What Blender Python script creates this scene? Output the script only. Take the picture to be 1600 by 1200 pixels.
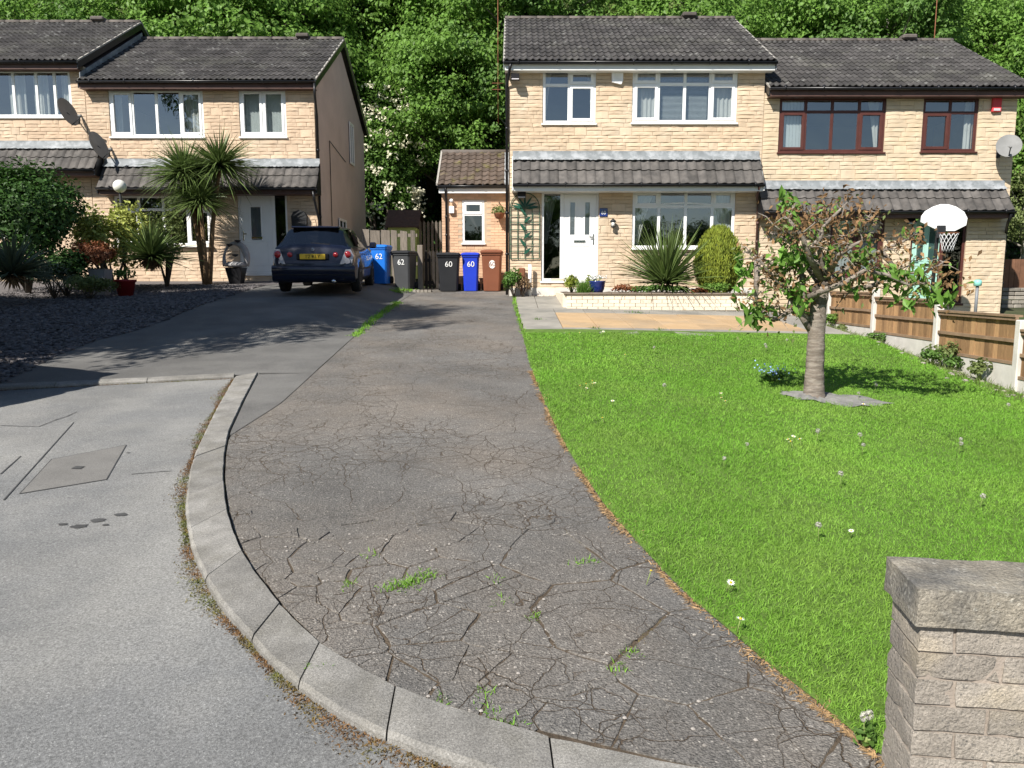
import bpy, math, random
import numpy as np
from mathutils import Vector, Matrix

sc = bpy.context.scene
for _o in list(bpy.data.objects): bpy.data.objects.remove(_o)

# ------------------------------------------------------------ camera, sky, sun, exposure
PITCH = math.atan(160/1200)
CAMZ = 1.66
cam_d = bpy.data.cameras.new('camera'); cam_d.sensor_width = 36; cam_d.lens = 27.0
cam_d.clip_start = .05; cam_d.clip_end = 2000
cam = bpy.data.objects.new('camera', cam_d); sc.collection.objects.link(cam)
cam.location = (0, 0, CAMZ); cam.rotation_euler = (math.pi/2-PITCH, 0, 0)
sc.camera = cam
SUN_EL = math.radians(42); SUN_AZ = math.radians(36)          # sun stands behind the camera, on its left
TOSUN = Vector((-math.sin(SUN_AZ)*math.cos(SUN_EL), -math.cos(SUN_AZ)*math.cos(SUN_EL), math.sin(SUN_EL)))
world = bpy.data.worlds.new('World'); sc.world = world; world.use_nodes = True
_nt = world.node_tree; _nt.nodes.clear()
_sky = _nt.nodes.new('ShaderNodeTexSky'); _sky.sky_type = 'NISHITA'; _sky.sun_disc = False
_sky.sun_elevation = SUN_EL; _sky.sun_rotation = math.pi+SUN_AZ; _sky.air_density = 1.0; _sky.dust_density = .25; _sky.altitude = 80
_bg = _nt.nodes.new('ShaderNodeBackground'); _bg.inputs[1].default_value = .07
_wo = _nt.nodes.new('ShaderNodeOutputWorld')
_nt.links.new(_sky.outputs[0], _bg.inputs[0]); _nt.links.new(_bg.outputs[0], _wo.inputs[0])
sun_d = bpy.data.lights.new('sun', 'SUN'); sun_d.energy = 5.0; sun_d.angle = math.radians(.53); sun_d.color = (1, .955, .88)
sun = bpy.data.objects.new('sun', sun_d); sc.collection.objects.link(sun)
sun.rotation_euler = (-TOSUN).to_track_quat('-Z', 'Y').to_euler(); sun.location = (-20, -30, 40)
sc.view_settings.view_transform = 'Standard'; sc.view_settings.look = 'None'
sc.view_settings.exposure = 0.66; sc.view_settings.gamma = 1.0
sc.render.engine = 'CYCLES'
sc.cycles.max_bounces = 8; sc.cycles.transparent_max_bounces = 16; sc.cycles.use_denoising = True

R = random.Random(11)
RN = np.random.default_rng(5)
CT, ST = math.cos(PITCH), math.sin(PITCH)
def ray(x, y):
    a = (x-800)/1200; b = (600-y)/1200
    return a, CT+ST*b, -ST+CT*b
def W(x, y, Y):                       # photo pixel -> (X, Z) on the upright plane at depth Y
    a, b, c = ray(x, y); return a*Y/b, CAMZ+c*Y/b
def sstep(a, b, t):
    t = np.clip((t-a)/(b-a), 0, 1); return t*t*(3-2*t)
def g(X, Y):                          # ground height
    X = np.asarray(X, float); Y = np.asarray(Y, float)
    z = .068*np.minimum(Y, 22.5)
    z = z + .23*sstep(-2.5, -3.7, X)*sstep(10, 15, Y)
    f = 1-.75*sstep(9, 13, Y)
    d0 = .075*np.clip(X-1.2, 0, 20)*f
    k = sstep(5.6, 6.7, X)
    z = z-(d0*(1-k)+.44*k)*sstep(0, 3, Y)
    hill = np.clip(Y-28, 0, 60)
    z = z+hill*.34*sstep(28, 34, Y)
    return z
def G(x, y):                          # photo pixel -> point on the ground
    a, b, c = ray(x, y)
    lo, hi = .3, 60.
    for _ in range(60):
        t = (lo+hi)/2
        if CAMZ+c*t > float(g(a*t, b*t)): lo = t
        else: hi = t
    return a*t, b*t
def gz(X, Y): return float(g(X, Y))

# ------------------------------------------------------------ materials
MATS = {}
def mat(name, col, rough=.85, var=.18, scale=6., bump=0., bscale=80., island=0., objrand=0., col2=None, mixscale=1.5, mixlo=.45, mixhi=.62,
        spec=.3, metal=0., transl=0., coat=0., speck=None, speckscale=60., speckamt=.5, emit=0., stretch=None, grain=0., gscale=170.):
    m = bpy.data.materials.new(name); m.use_nodes = True; MATS[name] = m
    nt = m.node_tree; N = nt.nodes; L = nt.links; b = N['Principled BSDF']; out = N['Material Output']
    b.inputs['Roughness'].default_value = rough; b.inputs['Metallic'].default_value = metal
    b.inputs['Specular IOR Level'].default_value = spec; b.inputs['Coat Weight'].default_value = coat
    b.inputs['Coat Roughness'].default_value = .03
    geo = N.new('ShaderNodeNewGeometry'); pos = geo.outputs['Position']
    if stretch:
        mp = N.new('ShaderNodeMapping'); mp.inputs['Scale'].default_value = stretch; L.new(pos, mp.inputs[0]); pos = mp.outputs[0]
    def noise(s, d=4, rgh=.6):
        n = N.new('ShaderNodeTexNoise'); n.inputs['Scale'].default_value = s; n.inputs['Detail'].default_value = d
        n.inputs['Roughness'].default_value = rgh; L.new(pos, n.inputs['Vector']); return n.outputs['Fac']
    def math_(op, a, bb):
        n = N.new('ShaderNodeMath'); n.operation = op
        for i, v in enumerate((a, bb)):
            if isinstance(v, (int, float)): n.inputs[i].default_value = v
            else: L.new(v, n.inputs[i])
        return n.outputs[0]
    def mixc(f, a, bb, bt='MIX'):
        n = N.new('ShaderNodeMix'); n.data_type = 'RGBA'; n.blend_type = bt
        if isinstance(f, (int, float)): n.inputs[0].default_value = f
        else: L.new(f, n.inputs[0])
        for i, v in ((6, a), (7, bb)):
            if isinstance(v, tuple): n.inputs[i].default_value = (*v[:3], 1)
            else: L.new(v, n.inputs[i])
        return n.outputs[2]
    def ramp(v, lo, hi):
        n = N.new('ShaderNodeMapRange'); n.inputs[1].default_value = lo; n.inputs[2].default_value = hi; L.new(v, n.inputs[0]); return n.outputs[0]
    c = tuple(col)
    if col2 is not None: c = mixc(ramp(noise(mixscale, 5), mixlo, mixhi), tuple(col), tuple(col2))
    if speck is not None:
        v = N.new('ShaderNodeTexVoronoi'); v.inputs['Scale'].default_value = speckscale; L.new(pos, v.inputs['Vector'])
        sp = math_('MULTIPLY', ramp(v.outputs['Distance'], .38, .2), ramp(noise(speckscale*.35, 2), .5, .6))
        c = mixc(math_('MULTIPLY', sp, speckamt), c, tuple(speck))
    val = ramp(noise(scale, 6), .3, .7)
    fac = math_('ADD', math_('MULTIPLY', val, 2*var), 1-var)
    if grain: fac = math_('MULTIPLY', fac, math_('ADD', math_('MULTIPLY', ramp(noise(gscale, 3, .7), .32, .68), 2*grain), 1-grain))
    if island: fac = math_('MULTIPLY', fac, math_('ADD', math_('MULTIPLY', geo.outputs['Random Per Island'], 2*island), 1-island))
    if objrand:
        oi = N.new('ShaderNodeObjectInfo')
        fac = math_('MULTIPLY', fac, math_('ADD', math_('MULTIPLY', oi.outputs['Random'], 2*objrand), 1-objrand))
    vm = N.new('ShaderNodeVectorMath'); vm.operation = 'SCALE'
    if isinstance(c, tuple): vm.inputs[0].default_value = c[:3]
    else: L.new(c, vm.inputs[0])
    L.new(fac, vm.inputs['Scale']); colout = vm.outputs[0]
    L.new(colout, b.inputs['Base Color'])
    if emit: L.new(colout, b.inputs['Emission Color']); b.inputs['Emission Strength'].default_value = emit
    if bump:
        bp = N.new('ShaderNodeBump'); bp.inputs['Strength'].default_value = 1; bp.inputs['Distance'].default_value = bump
        L.new(noise(bscale, 5, .65), bp.inputs['Height']); L.new(bp.outputs[0], b.inputs['Normal'])
    if transl:
        tr = N.new('ShaderNodeBsdfTranslucent'); L.new(colout, tr.inputs[0])
        mx = N.new('ShaderNodeMixShader'); mx.inputs[0].default_value = transl
        L.new(b.outputs[0], mx.inputs[1]); L.new(tr.outputs[0], mx.inputs[2]); L.new(mx.outputs[0], out.inputs[0])
    m['_h'] = 1
    return m
def glassmat(name, tint=(.8, .85, .85), refl=.2):
    m = bpy.data.materials.new(name); m.use_nodes = True; nt = m.node_tree; N = nt.nodes; L = nt.links
    N.remove(N['Principled BSDF']); out = N['Material Output']
    tr = N.new('ShaderNodeBsdfTransparent'); tr.inputs[0].default_value = (*tint, 1)
    gl = N.new('ShaderNodeBsdfGlossy'); gl.inputs['Roughness'].default_value = .015; gl.inputs[0].default_value = (1, 1, 1, 1)
    fr = N.new('ShaderNodeLayerWeight'); fr.inputs[0].default_value = .5
    pw = N.new('ShaderNodeMath'); pw.operation = 'POWER'; L.new(fr.outputs['Facing'], pw.inputs[0]); pw.inputs[1].default_value = 4.
    ma = N.new('ShaderNodeMath'); ma.operation = 'MULTIPLY_ADD'; L.new(pw.outputs[0], ma.inputs[0]); ma.inputs[1].default_value = .8; ma.inputs[2].default_value = refl
    ge = N.new('ShaderNodeNewGeometry'); nz = N.new('ShaderNodeTexNoise'); nz.inputs['Scale'].default_value = 1.3; L.new(ge.outputs['Position'], nz.inputs['Vector'])
    bp = N.new('ShaderNodeBump'); bp.inputs['Distance'].default_value = .01; bp.inputs['Strength'].default_value = .6; L.new(nz.outputs['Fac'], bp.inputs['Height']); L.new(bp.outputs[0], gl.inputs['Normal'])
    mx = N.new('ShaderNodeMixShader'); L.new(ma.outputs[0], mx.inputs[0]); L.new(tr.outputs[0], mx.inputs[1]); L.new(gl.outputs[0], mx.inputs[2])
    L.new(mx.outputs[0], out.inputs[0]); MATS[name] = m; return m

# ------------------------------------------------------------ mesh building
C = sc.collection
def mesh_arrays(name, verts, faces, smooth=False):
    """verts (n,3) array, faces (m,k) array"""
    me = bpy.data.meshes.new(name); verts = np.asarray(verts, np.float32); faces = np.asarray(faces, np.int32)
    me.vertices.add(len(verts)); me.vertices.foreach_set('co', verts.ravel())
    k = faces.shape[1]; me.loops.add(faces.size); me.loops.foreach_set('vertex_index', faces.ravel())
    me.polygons.add(len(faces)); me.polygons.foreach_set('loop_start', np.arange(0, faces.size, k, dtype=np.int32))
    if smooth: me.polygons.foreach_set('use_smooth', np.ones(len(faces), bool))
    me.update(calc_edges=True); me.validate(); return me
class MB:
    def __init__(s): s.v = []; s.f = []; s.m = []; s.sm = []
    def add(s, vs, fs, mi=0, smooth=False):
        n = len(s.v); s.v.extend(tuple(map(float, p)) for p in vs)
        for f in fs: s.f.append([i+n for i in f]); s.m.append(mi); s.sm.append(smooth)
        return s
    def box(s, x0, x1, y0, y1, z0, z1, mi=0):
        x0, x1 = min(x0, x1), max(x0, x1); y0, y1 = min(y0, y1), max(y0, y1); z0, z1 = min(z0, z1), max(z0, z1)
        return s.add([(x0,y0,z0),(x1,y0,z0),(x1,y1,z0),(x0,y1,z0),(x0,y0,z1),(x1,y0,z1),(x1,y1,z1),(x0,y1,z1)],
              [(0,3,2,1),(4,5,6,7),(0,1,5,4),(1,2,6,5),(2,3,7,6),(3,0,4,7)], mi)
    def bbox(s, x0, x1, y0, y1, z0, z1, b=.008, mi=0):      # bevelled box: chamfered edges
        c = ((x0+x1)/2, (y0+y1)/2, (z0+z1)/2); h = (abs(x1-x0)/2, abs(y1-y0)/2, abs(z1-z0)/2); b = min(b, *[q*.9 for q in h])
        vs = []; idx = {}
        for sx in (-1, 1):
            for sy in (-1, 1):
                for sz in (-1, 1):
                    for ax in range(3):
                        d = [h[0]-b, h[1]-b, h[2]-b]; d[ax] = h[ax]
                        idx[sx, sy, sz, ax] = len(vs); vs.append((c[0]+sx*d[0], c[1]+sy*d[1], c[2]+sz*d[2]))
        fs = []
        for ax in range(3):
            o = [i for i in range(3) if i != ax]
            for sg in (-1, 1):
                def k(a, bb):
                    t = [0, 0, 0]; t[ax] = sg; t[o[0]] = a; t[o[1]] = bb; return idx[t[0], t[1], t[2], ax]
                q = [k(-1,-1), k(1,-1), k(1,1), k(-1,1)]
                if (sg > 0) == (ax == 1): q.reverse()
                fs.append(q)
        for ax in range(3):
            o = [i for i in range(3) if i != ax]
            for a in (-1, 1):
                for bb in (-1, 1):
                    def k(e, which):
                        t = [0, 0, 0]; t[ax] = e; t[o[0]] = a; t[o[1]] = bb; return idx[t[0], t[1], t[2], which]
                    fs.append([k(-1, o[0]), k(1, o[0]), k(1, o[1]), k(-1, o[1])])
        for sx in (-1, 1):
            for sy in (-1, 1):
                for sz in (-1, 1): fs.append([idx[sx, sy, sz, i] for i in range(3)])
        return s.add(vs, fs, mi)
    def prism(s, poly, axis, a, b, mi=0):                    # poly in the two other axes, extruded a..b along axis
        n = len(poly)
        def p(u, v, w): return {'x': (w, u, v), 'y': (u, w, v), 'z': (u, v, w)}[axis]
        vs = [p(u, v, a) for u, v in poly]+[p(u, v, b) for u, v in poly]
        fs = [list(range(n))[::-1], list(range(n, 2*n))]+[(i, (i+1) % n, n+(i+1) % n, n+i) for i in range(n)]
        return s.add(vs, fs, mi)
    def tube(s, pts, rad, n=8, mi=0, smooth=True, cap=True):
        pts = [Vector(p) for p in pts]
        if not hasattr(rad, '__len__'): rad = [rad]*len(pts)
        vs = []; fs = []; ref = None
        for i, p in enumerate(pts):
            d = (pts[min(i+1, len(pts)-1)]-pts[max(i-1, 0)])
            if d.length < 1e-9: d = Vector((0, 0, 1))
            d.normalize()
            if ref is None: ref = Vector((0, 0, 1)) if abs(d.z) < .9 else Vector((1, 0, 0))
            a = d.cross(ref); a = a.normalized() if a.length > 1e-5 else d.orthogonal().normalized()
            bb = d.cross(a); ref = a.cross(d)
            for k in range(n):
                t = 2*math.pi*k/n; vs.append(p+(a*math.cos(t)+bb*math.sin(t))*rad[i])
        for i in range(len(pts)-1):
            for k in range(n): fs.append((i*n+k, i*n+(k+1) % n, (i+1)*n+(k+1) % n, (i+1)*n+k))
        if cap: fs += [list(range(n))[::-1], list(range((len(pts)-1)*n, len(pts)*n))]
        return s.add(vs, fs, mi, smooth)
    def lathe(s, prof, c=(0, 0, 0), n=16, mi=0, smooth=True, sq=None):   # prof: (r, z) pairs
        vs = []; fs = []
        for r, z in prof:
            for k in range(n):
                t = 2*math.pi*(k+.5)/n; cx, sy = math.cos(t), math.sin(t)
                if sq: q = (abs(cx)**sq+abs(sy)**sq)**(-1/sq); cx *= q; sy *= q
                vs.append((c[0]+r*cx, c[1]+r*sy, c[2]+z))
        for i in range(len(prof)-1):
            for k in range(n): fs.append((i*n+k, i*n+(k+1) % n, (i+1)*n+(k+1) % n, (i+1)*n+k))
        fs += [list(range(n))[::-1], list(range((len(prof)-1)*n, len(prof)*n))]
        return s.add(vs, fs, mi, smooth)
    def obox(s, c, h, M3, mi=0):
        c = Vector(c); vs = []
        for x, y, z in ((-1,-1,-1),(1,-1,-1),(1,1,-1),(-1,1,-1),(-1,-1,1),(1,-1,1),(1,1,1),(-1,1,1)): vs.append(c+M3 @ Vector((x*h[0], y*h[1], z*h[2])))
        return s.add(vs, [(0,3,2,1),(4,5,6,7),(0,1,5,4),(1,2,6,5),(2,3,7,6),(3,0,4,7)], mi)
    def bar(s, a, b, w, d, mi=0):                            # square bar from a to b
        a = Vector(a); b = Vector(b); q = (b-a); Lg = q.length; q.normalize()
        up = Vector((0, 1, 0)) if abs(q.y) < .9 else Vector((0, 0, 1)); x = q.cross(up).normalized(); y = x.cross(q)
        return s.obox((a+b)/2, (w/2, d/2, Lg/2), Matrix((x, y, q)).transposed(), mi)
    def mesh(s, name):
        me = bpy.data.meshes.new(name); me.from_pydata(s.v, [], s.f); me.update()
        me.polygons.foreach_set('material_index', s.m); me.polygons.foreach_set('use_smooth', s.sm); return me
    def build(s, name, m, parent=None, bevel=0):
        return link(name, s.mesh(name), m, parent, bevel)
def link(name, me, m, parent=None, bevel=0):
    if me.materials: me.materials.clear()
    for q in (m if isinstance(m, (list, tuple)) else [m]): me.materials.append(MATS[q] if isinstance(q, str) else q)
    o = bpy.data.objects.new(name, me); C.objects.link(o)
    if parent is not None:
        o.parent = parent
        if parent.get('_world'): o.location = -parent.location
    if bevel:
        b = o.modifiers.new('Bevel', 'BEVEL'); b.width = bevel; b.segments = 2; b.limit_method = 'ANGLE'
    return o
def tag(o, label, cat, group=None, kind=None):
    o['label'] = label; o['category'] = cat
    if group: o['group'] = group
    if kind: o['kind'] = kind
    return o
def thing(name, loc, label, cat, group=None, rz=0., worldparts=False):
    o = bpy.data.objects.new(name, None); C.objects.link(o); o.location = loc; o.rotation_euler = (0, 0, rz); o.empty_display_size = .2
    if worldparts: o['_world'] = 1                            # its parts are modelled in world coordinates
    return tag(o, label, cat, group)
def copy_tree(o, parent=None):
    c = o.copy(); C.objects.link(c)
    if parent is not None: c.parent = parent
    for ch in o.children: copy_tree(ch, c)
    return c
def inst(name, me, parent, loc, rot=(0, 0, 0), scale=(1, 1, 1)):
    o = bpy.data.objects.new(name, me); C.objects.link(o); o.parent = parent; o.location = loc; o.rotation_euler = rot; o.scale = scale; return o
def text_mesh(s, size, bold=0.):
    cu = bpy.data.curves.new('lettering', 'FONT'); cu.body = s; cu.size = size; cu.align_x = 'CENTER'; cu.align_y = 'CENTER'; cu.extrude = .0015; cu.offset = bold
    o = bpy.data.objects.new('lettering', cu); C.objects.link(o)
    dg = bpy.context.evaluated_depsgraph_get(); me = bpy.data.meshes.new_from_object(o.evaluated_get(dg)); bpy.data.objects.remove(o); bpy.data.curves.remove(cu); return me
def smesh(name, ys, xl, xr, n, off, m, kind='structure', jit=0., parent=None):
    """a sheet over the ground between two edge curves"""
    vs = []; fs = []
    for Y in ys:
        a, b = xl(Y), xr(Y)
        for k in range(n+1):
            X = a+(b-a)*k/n; vs.append((X, Y, gz(X, Y)+off+(R.uniform(-jit, jit) if jit else 0)))
    for i in range(len(ys)-1):
        for k in range(n):
            q = i*(n+1)+k; fs.append((q, q+1, q+n+2, q+n+1))
    o = link(name, mesh_arrays(name, np.array(vs), np.array(fs), True), m, parent)
    if kind: o['kind'] = kind
    return o
def curve_fn(pts):                                            # [(X,Y)] -> X(Y)
    p = sorted((y, x) for x, y in pts); ys = np.array([q[0] for q in p]); xs = np.array([q[1] for q in p])
    return lambda Y: float(np.interp(Y, ys, xs))

# leaves and blades -------------------------------------------------------------------------------
def unit(a): return a/np.maximum(np.linalg.norm(a, axis=-1, keepdims=True), 1e-9)
def leaf_arrays(c, d, nrm, ln, wd, fold=.25):
    """diamond leaves with a fold along the midrib: c centre, d direction, nrm face normal"""
    d = unit(d); s = unit(np.cross(d, nrm)); nn = np.cross(s, d); n = len(c)
    ln = np.broadcast_to(np.asarray(ln, float), (n,))[:, None]; wd = np.broadcast_to(np.asarray(wd, float), (n,))[:, None]
    v = np.stack([c-d*ln*.5, c+s*wd*.5-d*ln*.08+nn*wd*fold, c+d*ln*.5-nn*ln*.12, c-s*wd*.5-d*ln*.08+nn*wd*fold], 1).reshape(-1, 3)
    i = np.arange(n)[:, None]*4
    f = np.concatenate([i+np.array([[0, 1, 2]]), i+np.array([[0, 2, 3]])], 0); return v, f
def blade_arrays(base, d, ln, wd, droop, seg=3, up=(0, 0, 1), taper=True):
    """grass blades / sword leaves: strips that start along d and droop by gravity"""
    n = len(base); d = unit(d); ln = np.broadcast_to(np.asarray(ln, float), (n,))[:, None]; wd = np.broadcast_to(np.asarray(wd, float), (n,))[:, None]
    droop = np.broadcast_to(np.asarray(droop, float), (n,))[:, None]
    s = unit(np.cross(d, np.array([[0, 0, 1.]])+RN.normal(0, .35, (n, 3)))); rows = []
    for k in range(seg+1):
        t = k/seg; p = base+d*ln*t+np.array([[0, 0, -1.]])*droop*ln*t*t
        w = wd*(1-t**1.6*.97)*.5 if taper else wd*.5*(1 if k < seg else .1)
        rows += [p-s*w, p+s*w]
    v = np.stack(rows, 1).reshape(-1, 3); m = 2*(seg+1); i = np.arange(n)[:, None]*m
    f = np.concatenate([i+np.array([[2*k, 2*k+1, 2*k+3, 2*k+2]]) for k in range(seg)], 0); return v, f
# ------------------------------------------------------------ palette
mat('road', (.178,.178,.175), .9, .16, .9, .004, 260, col2=(.24,.235,.222), mixscale=.7, speck=(.4,.4,.38), speckscale=120, speckamt=.6, grain=.42, gscale=100)
mat('left_tarmac', (.125,.121,.115), .9, .16, 1.1, .005, 220, col2=(.165,.16,.15), mixscale=.8, speck=(.3,.3,.3), speckscale=110, speckamt=.4, grain=.3, gscale=110)
mat('kerb_stone', (.225,.215,.198), .9, .24, 6, .004, 160, col2=(.19,.18,.16), mixscale=3.5, objrand=.14, speck=(.4,.39,.36), speckscale=150, speckamt=.5, grain=.36, gscale=130)
mat('soil', (.1,.076,.053), 1, .3, 9, .02, 40)
mat('moss', (.15,.085,.038), 1, .3, 20, 0, island=.4, col2=(.11,.12,.03), mixscale=4)
mat('lawn_soil', (.1,.17,.03), 1, .3, 6, .01, 60)
mat('grass', (.18,.375,.042), .6, .2, .55, island=.28, transl=.3, col2=(.225,.375,.06), mixscale=.9, mixlo=.42, mixhi=.7, spec=.25)
mat('straw', (.36,.235,.12), .9, .2, 20, island=.35, transl=.1)
mat('paving_grey', (.29,.27,.235), .9, .14, 3, .003, 120, objrand=.1, col2=(.22,.21,.185), mixscale=1.3)
mat('paving_buff', (.46,.315,.175), .9, .1, 3, .003, 120, objrand=.09, col2=(.4,.29,.18), mixscale=1.2)
mat('white_brick', (.7,.62,.49), .85, .1, 4, .003, 90, island=.06, col2=(.4,.25,.13), mixscale=2.1, mixlo=.66, mixhi=.72)
mat('coping', (.2,.16,.125), .9, .25, 5, .004, 70)
mat('pier_stone', (.32,.285,.245), .95, .2, 7, .011, 75, objrand=.13, col2=(.34,.285,.2), mixscale=3.5, mixlo=.52, mixhi=.78, speck=(.1,.098,.095), speckscale=90, speckamt=.7, grain=.25, gscale=140)
mat('pier_cap', (.285,.255,.205), .95, .32, 8, .013, 70, col2=(.15,.145,.135), mixscale=6, mixlo=.42, mixhi=.7, speck=(.5,.48,.42), speckscale=55, speckamt=.5, grain=.35, gscale=120)
mat('mortar', (.3,.255,.215), 1, .2, 10, .004, 90)
mat('slate_chip', (.115,.105,.105), .8, .2, 12, island=.5)
mat('stone', (.585,.45,.315), .9, .1, 3.5, .003, 60, island=.09, col2=(.61,.495,.365), mixscale=1.2)
mat('stone_right', (.6,.485,.35), .9, .1, 3.5, .003, 60, island=.08, col2=(.6,.47,.32), mixscale=1.4)
mat('stone_left', (.58,.435,.31), .9, .1, 3.5, .003, 60, island=.09, col2=(.62,.49,.36), mixscale=1.2)
mat('wall_mortar', (.47,.37,.265), 1, .1, 6, .003, 80)
mat('brick_pink', (.6,.39,.255), .9, .08, 5, .002, 90, island=.12)
mat('render_grey', (.55,.46,.42), .95, .1, 1.2, .003, 120)
mat('tile', (.055,.051,.049), .85, .3, 1.6, .003, 90, objrand=.25, col2=(.085,.082,.07), mixscale=1.1, mixlo=.5, mixhi=.75, speck=(.3,.3,.28), speckscale=5, speckamt=.35)
mat('tile_pent', (.105,.096,.089), .88, .25, 7, .003, 90, objrand=.22, col2=(.075,.07,.066), mixscale=3)
mat('tile_brown', (.095,.072,.058), .88, .25, 6, .003, 90, objrand=.25, col2=(.13,.12,.035), mixscale=2.2, mixlo=.55, mixhi=.7)
mat('ridge', (.11,.095,.085), .9, .25, 6, .004, 60, objrand=.2)
mat('lead', (.2,.215,.225), .6, .16, 4, .004, 25, col2=(.33,.345,.36), mixscale=5)
mat('cement', (.33,.31,.28), .95, .2, 8, .006, 60)
mat('black_plastic', (.012,.012,.014), .35, .1, 5, spec=.4)
mat('grey_pipe', (.19,.2,.21), .45, .1, 5)
mat('upvc', (.83,.83,.82), .3, .03, 3, spec=.45)
mat('white_fascia', (.78,.78,.76), .4, .06, 3)
mat('brown_frame', (.085,.03,.024), .4, .15, 6)
mat('brown_fascia', (.1,.055,.045), .5, .2, 4)
mat('mint_door', (.36,.6,.5), .4, .05, 3)
mat('dark_gap', (.03,.03,.03), .9, .1, 3)
mat('interior', (.07,.065,.06), .95, .1, 1)
mat('curtain', (.72,.7,.66), .9, .06, 6, transl=.35)
mat('blind', (.75,.77,.76), .7, .05, 6, transl=.2)
mat('toy_pink', (.6,.15,.12), .6, .1, 5); mat('toy_blue', (.1,.4,.6), .6, .1, 5)
glassmat('glass'); glassmat('glass_dark', (.35,.38,.4), .12); glassmat('car_glass', (.12,.14,.18), .12)
mat('fence_wood', (.36,.215,.105), .85, .25, 9, .002, 60, objrand=.26, stretch=(14, 14, 1.2), col2=(.24,.14,.07), mixscale=.6)
mat('fence_rail', (.26,.175,.11), .9, .25, 6, .002, 60, objrand=.1)
mat('concrete_post', (.6,.57,.52), .9, .12, 5, .003, 90)
mat('grey_wood', (.17,.145,.12), .9, .3, 6, .003, 60, objrand=.25, stretch=(8, 8, .8))
mat('dark_wood', (.03,.024,.02), .85, .3, 6, objrand=.2)
mat('brown_boards', (.17,.085,.05), .8, .2, 6, objrand=.15)
mat('shed_green', (.46,.58,.22), .8, .08, 5)
mat('felt', (.085,.058,.05), .95, .2, 12, .003, 150)
mat('bark_cherry', (.2,.165,.135), .9, .35, 5, .012, 35, stretch=(1, 1, 5), col2=(.3,.26,.22), mixscale=9)
mat('bark', (.085,.07,.055), .95, .3, 6, .01, 30)
mat('bark_pale', (.25,.23,.2), .9, .3, 6, .006, 30)
mat('cord_bark', (.22,.14,.075), .95, .3, 12, .01, 40)
LEAF = dict(rough=.5, var=.12, scale=1.2, island=.32, spec=.3)
mat('leaf_bright', (.165,.3,.055), transl=.46, **LEAF)
mat('leaf_mid', (.125,.235,.05), transl=.45, **LEAF)
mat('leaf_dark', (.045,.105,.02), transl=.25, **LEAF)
mat('leaf_olive', (.17,.215,.07), transl=.35, **LEAF)
mat('leaf_cherry', (.15,.29,.05), transl=.35, **LEAF)
mat('leaf_withered', (.23,.135,.065), transl=.25, rough=.8, var=.2, scale=4, island=.45)
mat('leaf_variegated', (.42,.46,.12), transl=.3, **LEAF)
mat('leaf_red', (.26,.1,.045), transl=.3, **LEAF)
mat('sword', (.12,.175,.05), rough=.45, var=.15, scale=3, island=.35, transl=.22, spec=.4)
mat('sword_grey', (.1,.13,.08), rough=.5, var=.15, scale=3, island=.3, transl=.15, spec=.4)
mat('dead_leaf', (.27,.18,.1), rough=.9, var=.2, scale=6, island=.4, transl=.1)
mat('conifer', (.27,.32,.04), rough=.7, var=.2, scale=5, island=.35, transl=.2, col2=(.17,.22,.03), mixscale=5)
mat('blossom', (.75,.72,.55), rough=.8, var=.06, scale=5, island=.12, transl=.3)
mat('petal_white', (.85,.85,.82), .7, .03, 5); mat('petal_blue', (.28,.42,.75), .7, .05, 5); mat('yellow', (.6,.42,.02), .7, .1, 5)
mat('clock', (.6,.58,.52), .9, .1, 9, transl=.4)
mat('stem', (.2,.26,.08), .7, .1, 9)
mat('car_paint', (.006,.009,.024), .3, .03, 2, coat=.55, spec=.35)
mat('black_trim', (.014,.014,.016), .55, .1, 5); mat('rubber', (.018,.018,.019), .85, .15, 12)
mat('alloy', (.45,.45,.46), .3, .05, 5, metal=.9); mat('chrome', (.7,.7,.72), .15, .02, 4, metal=1.)
mat('lamp_red', (.42,.02,.025), .15, .06, 9, spec=.6, coat=.6); mat('lamp_clear', (.5,.48,.5), .12, .06, 9, spec=.6, coat=.6)
mat('plate_yellow', (.75,.5,.05), .45, .04, 5); mat('lettering_black', (.015,.015,.015), .6, .02, 5)
mat('bin_blue', (.012,.16,.62), .45, .07, 2, spec=.4); mat('bin_deep_blue', (.015,.045,.5), .45, .08, 2, spec=.4)
mat('bin_black', (.02,.021,.024), .55, .15, 2); mat('bin_grey', (.055,.057,.06), .6, .12, 2); mat('bin_brown', (.19,.07,.038), .5, .1, 2)
mat('sticker', (.82,.82,.8), .6, .05, 5)
mat('white_metal', (.85,.85,.85), .4, .02, 4); mat('dish_grey', (.2,.2,.195), .6, .12, 5); mat('iron', (.025,.026,.028), .5, .2, 8)
mat('trellis_green', (.012,.075,.045), .5, .15, 6); mat('red_box', (.6,.05,.06), .45, .08, 5)
mat('blue_glaze', (.015,.03,.16), .15, .1, 4, spec=.6, coat=.5); mat('red_pot', (.22,.015,.015), .4, .15, 5); mat('grey_pot', (.33,.32,.32), .8, .12, 5)
mat('fabric', (.2,.195,.185), .95, .14, 30, .004, 300); mat('globe', (.75,.74,.68), .35, .05, 5)
mat('rust', (.2,.08,.04), .8, .3, 9); mat('purple', (.08,.05,.35), .5, .1, 5); mat('turquoise', (.25,.6,.52), .4, .05, 5)
mat('stone_grey', (.26,.235,.2), .95, .25, 5, .006, 50, island=.3)
mat('pebble', (.55,.47,.38), .8, .15, 8, island=.3)

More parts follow.
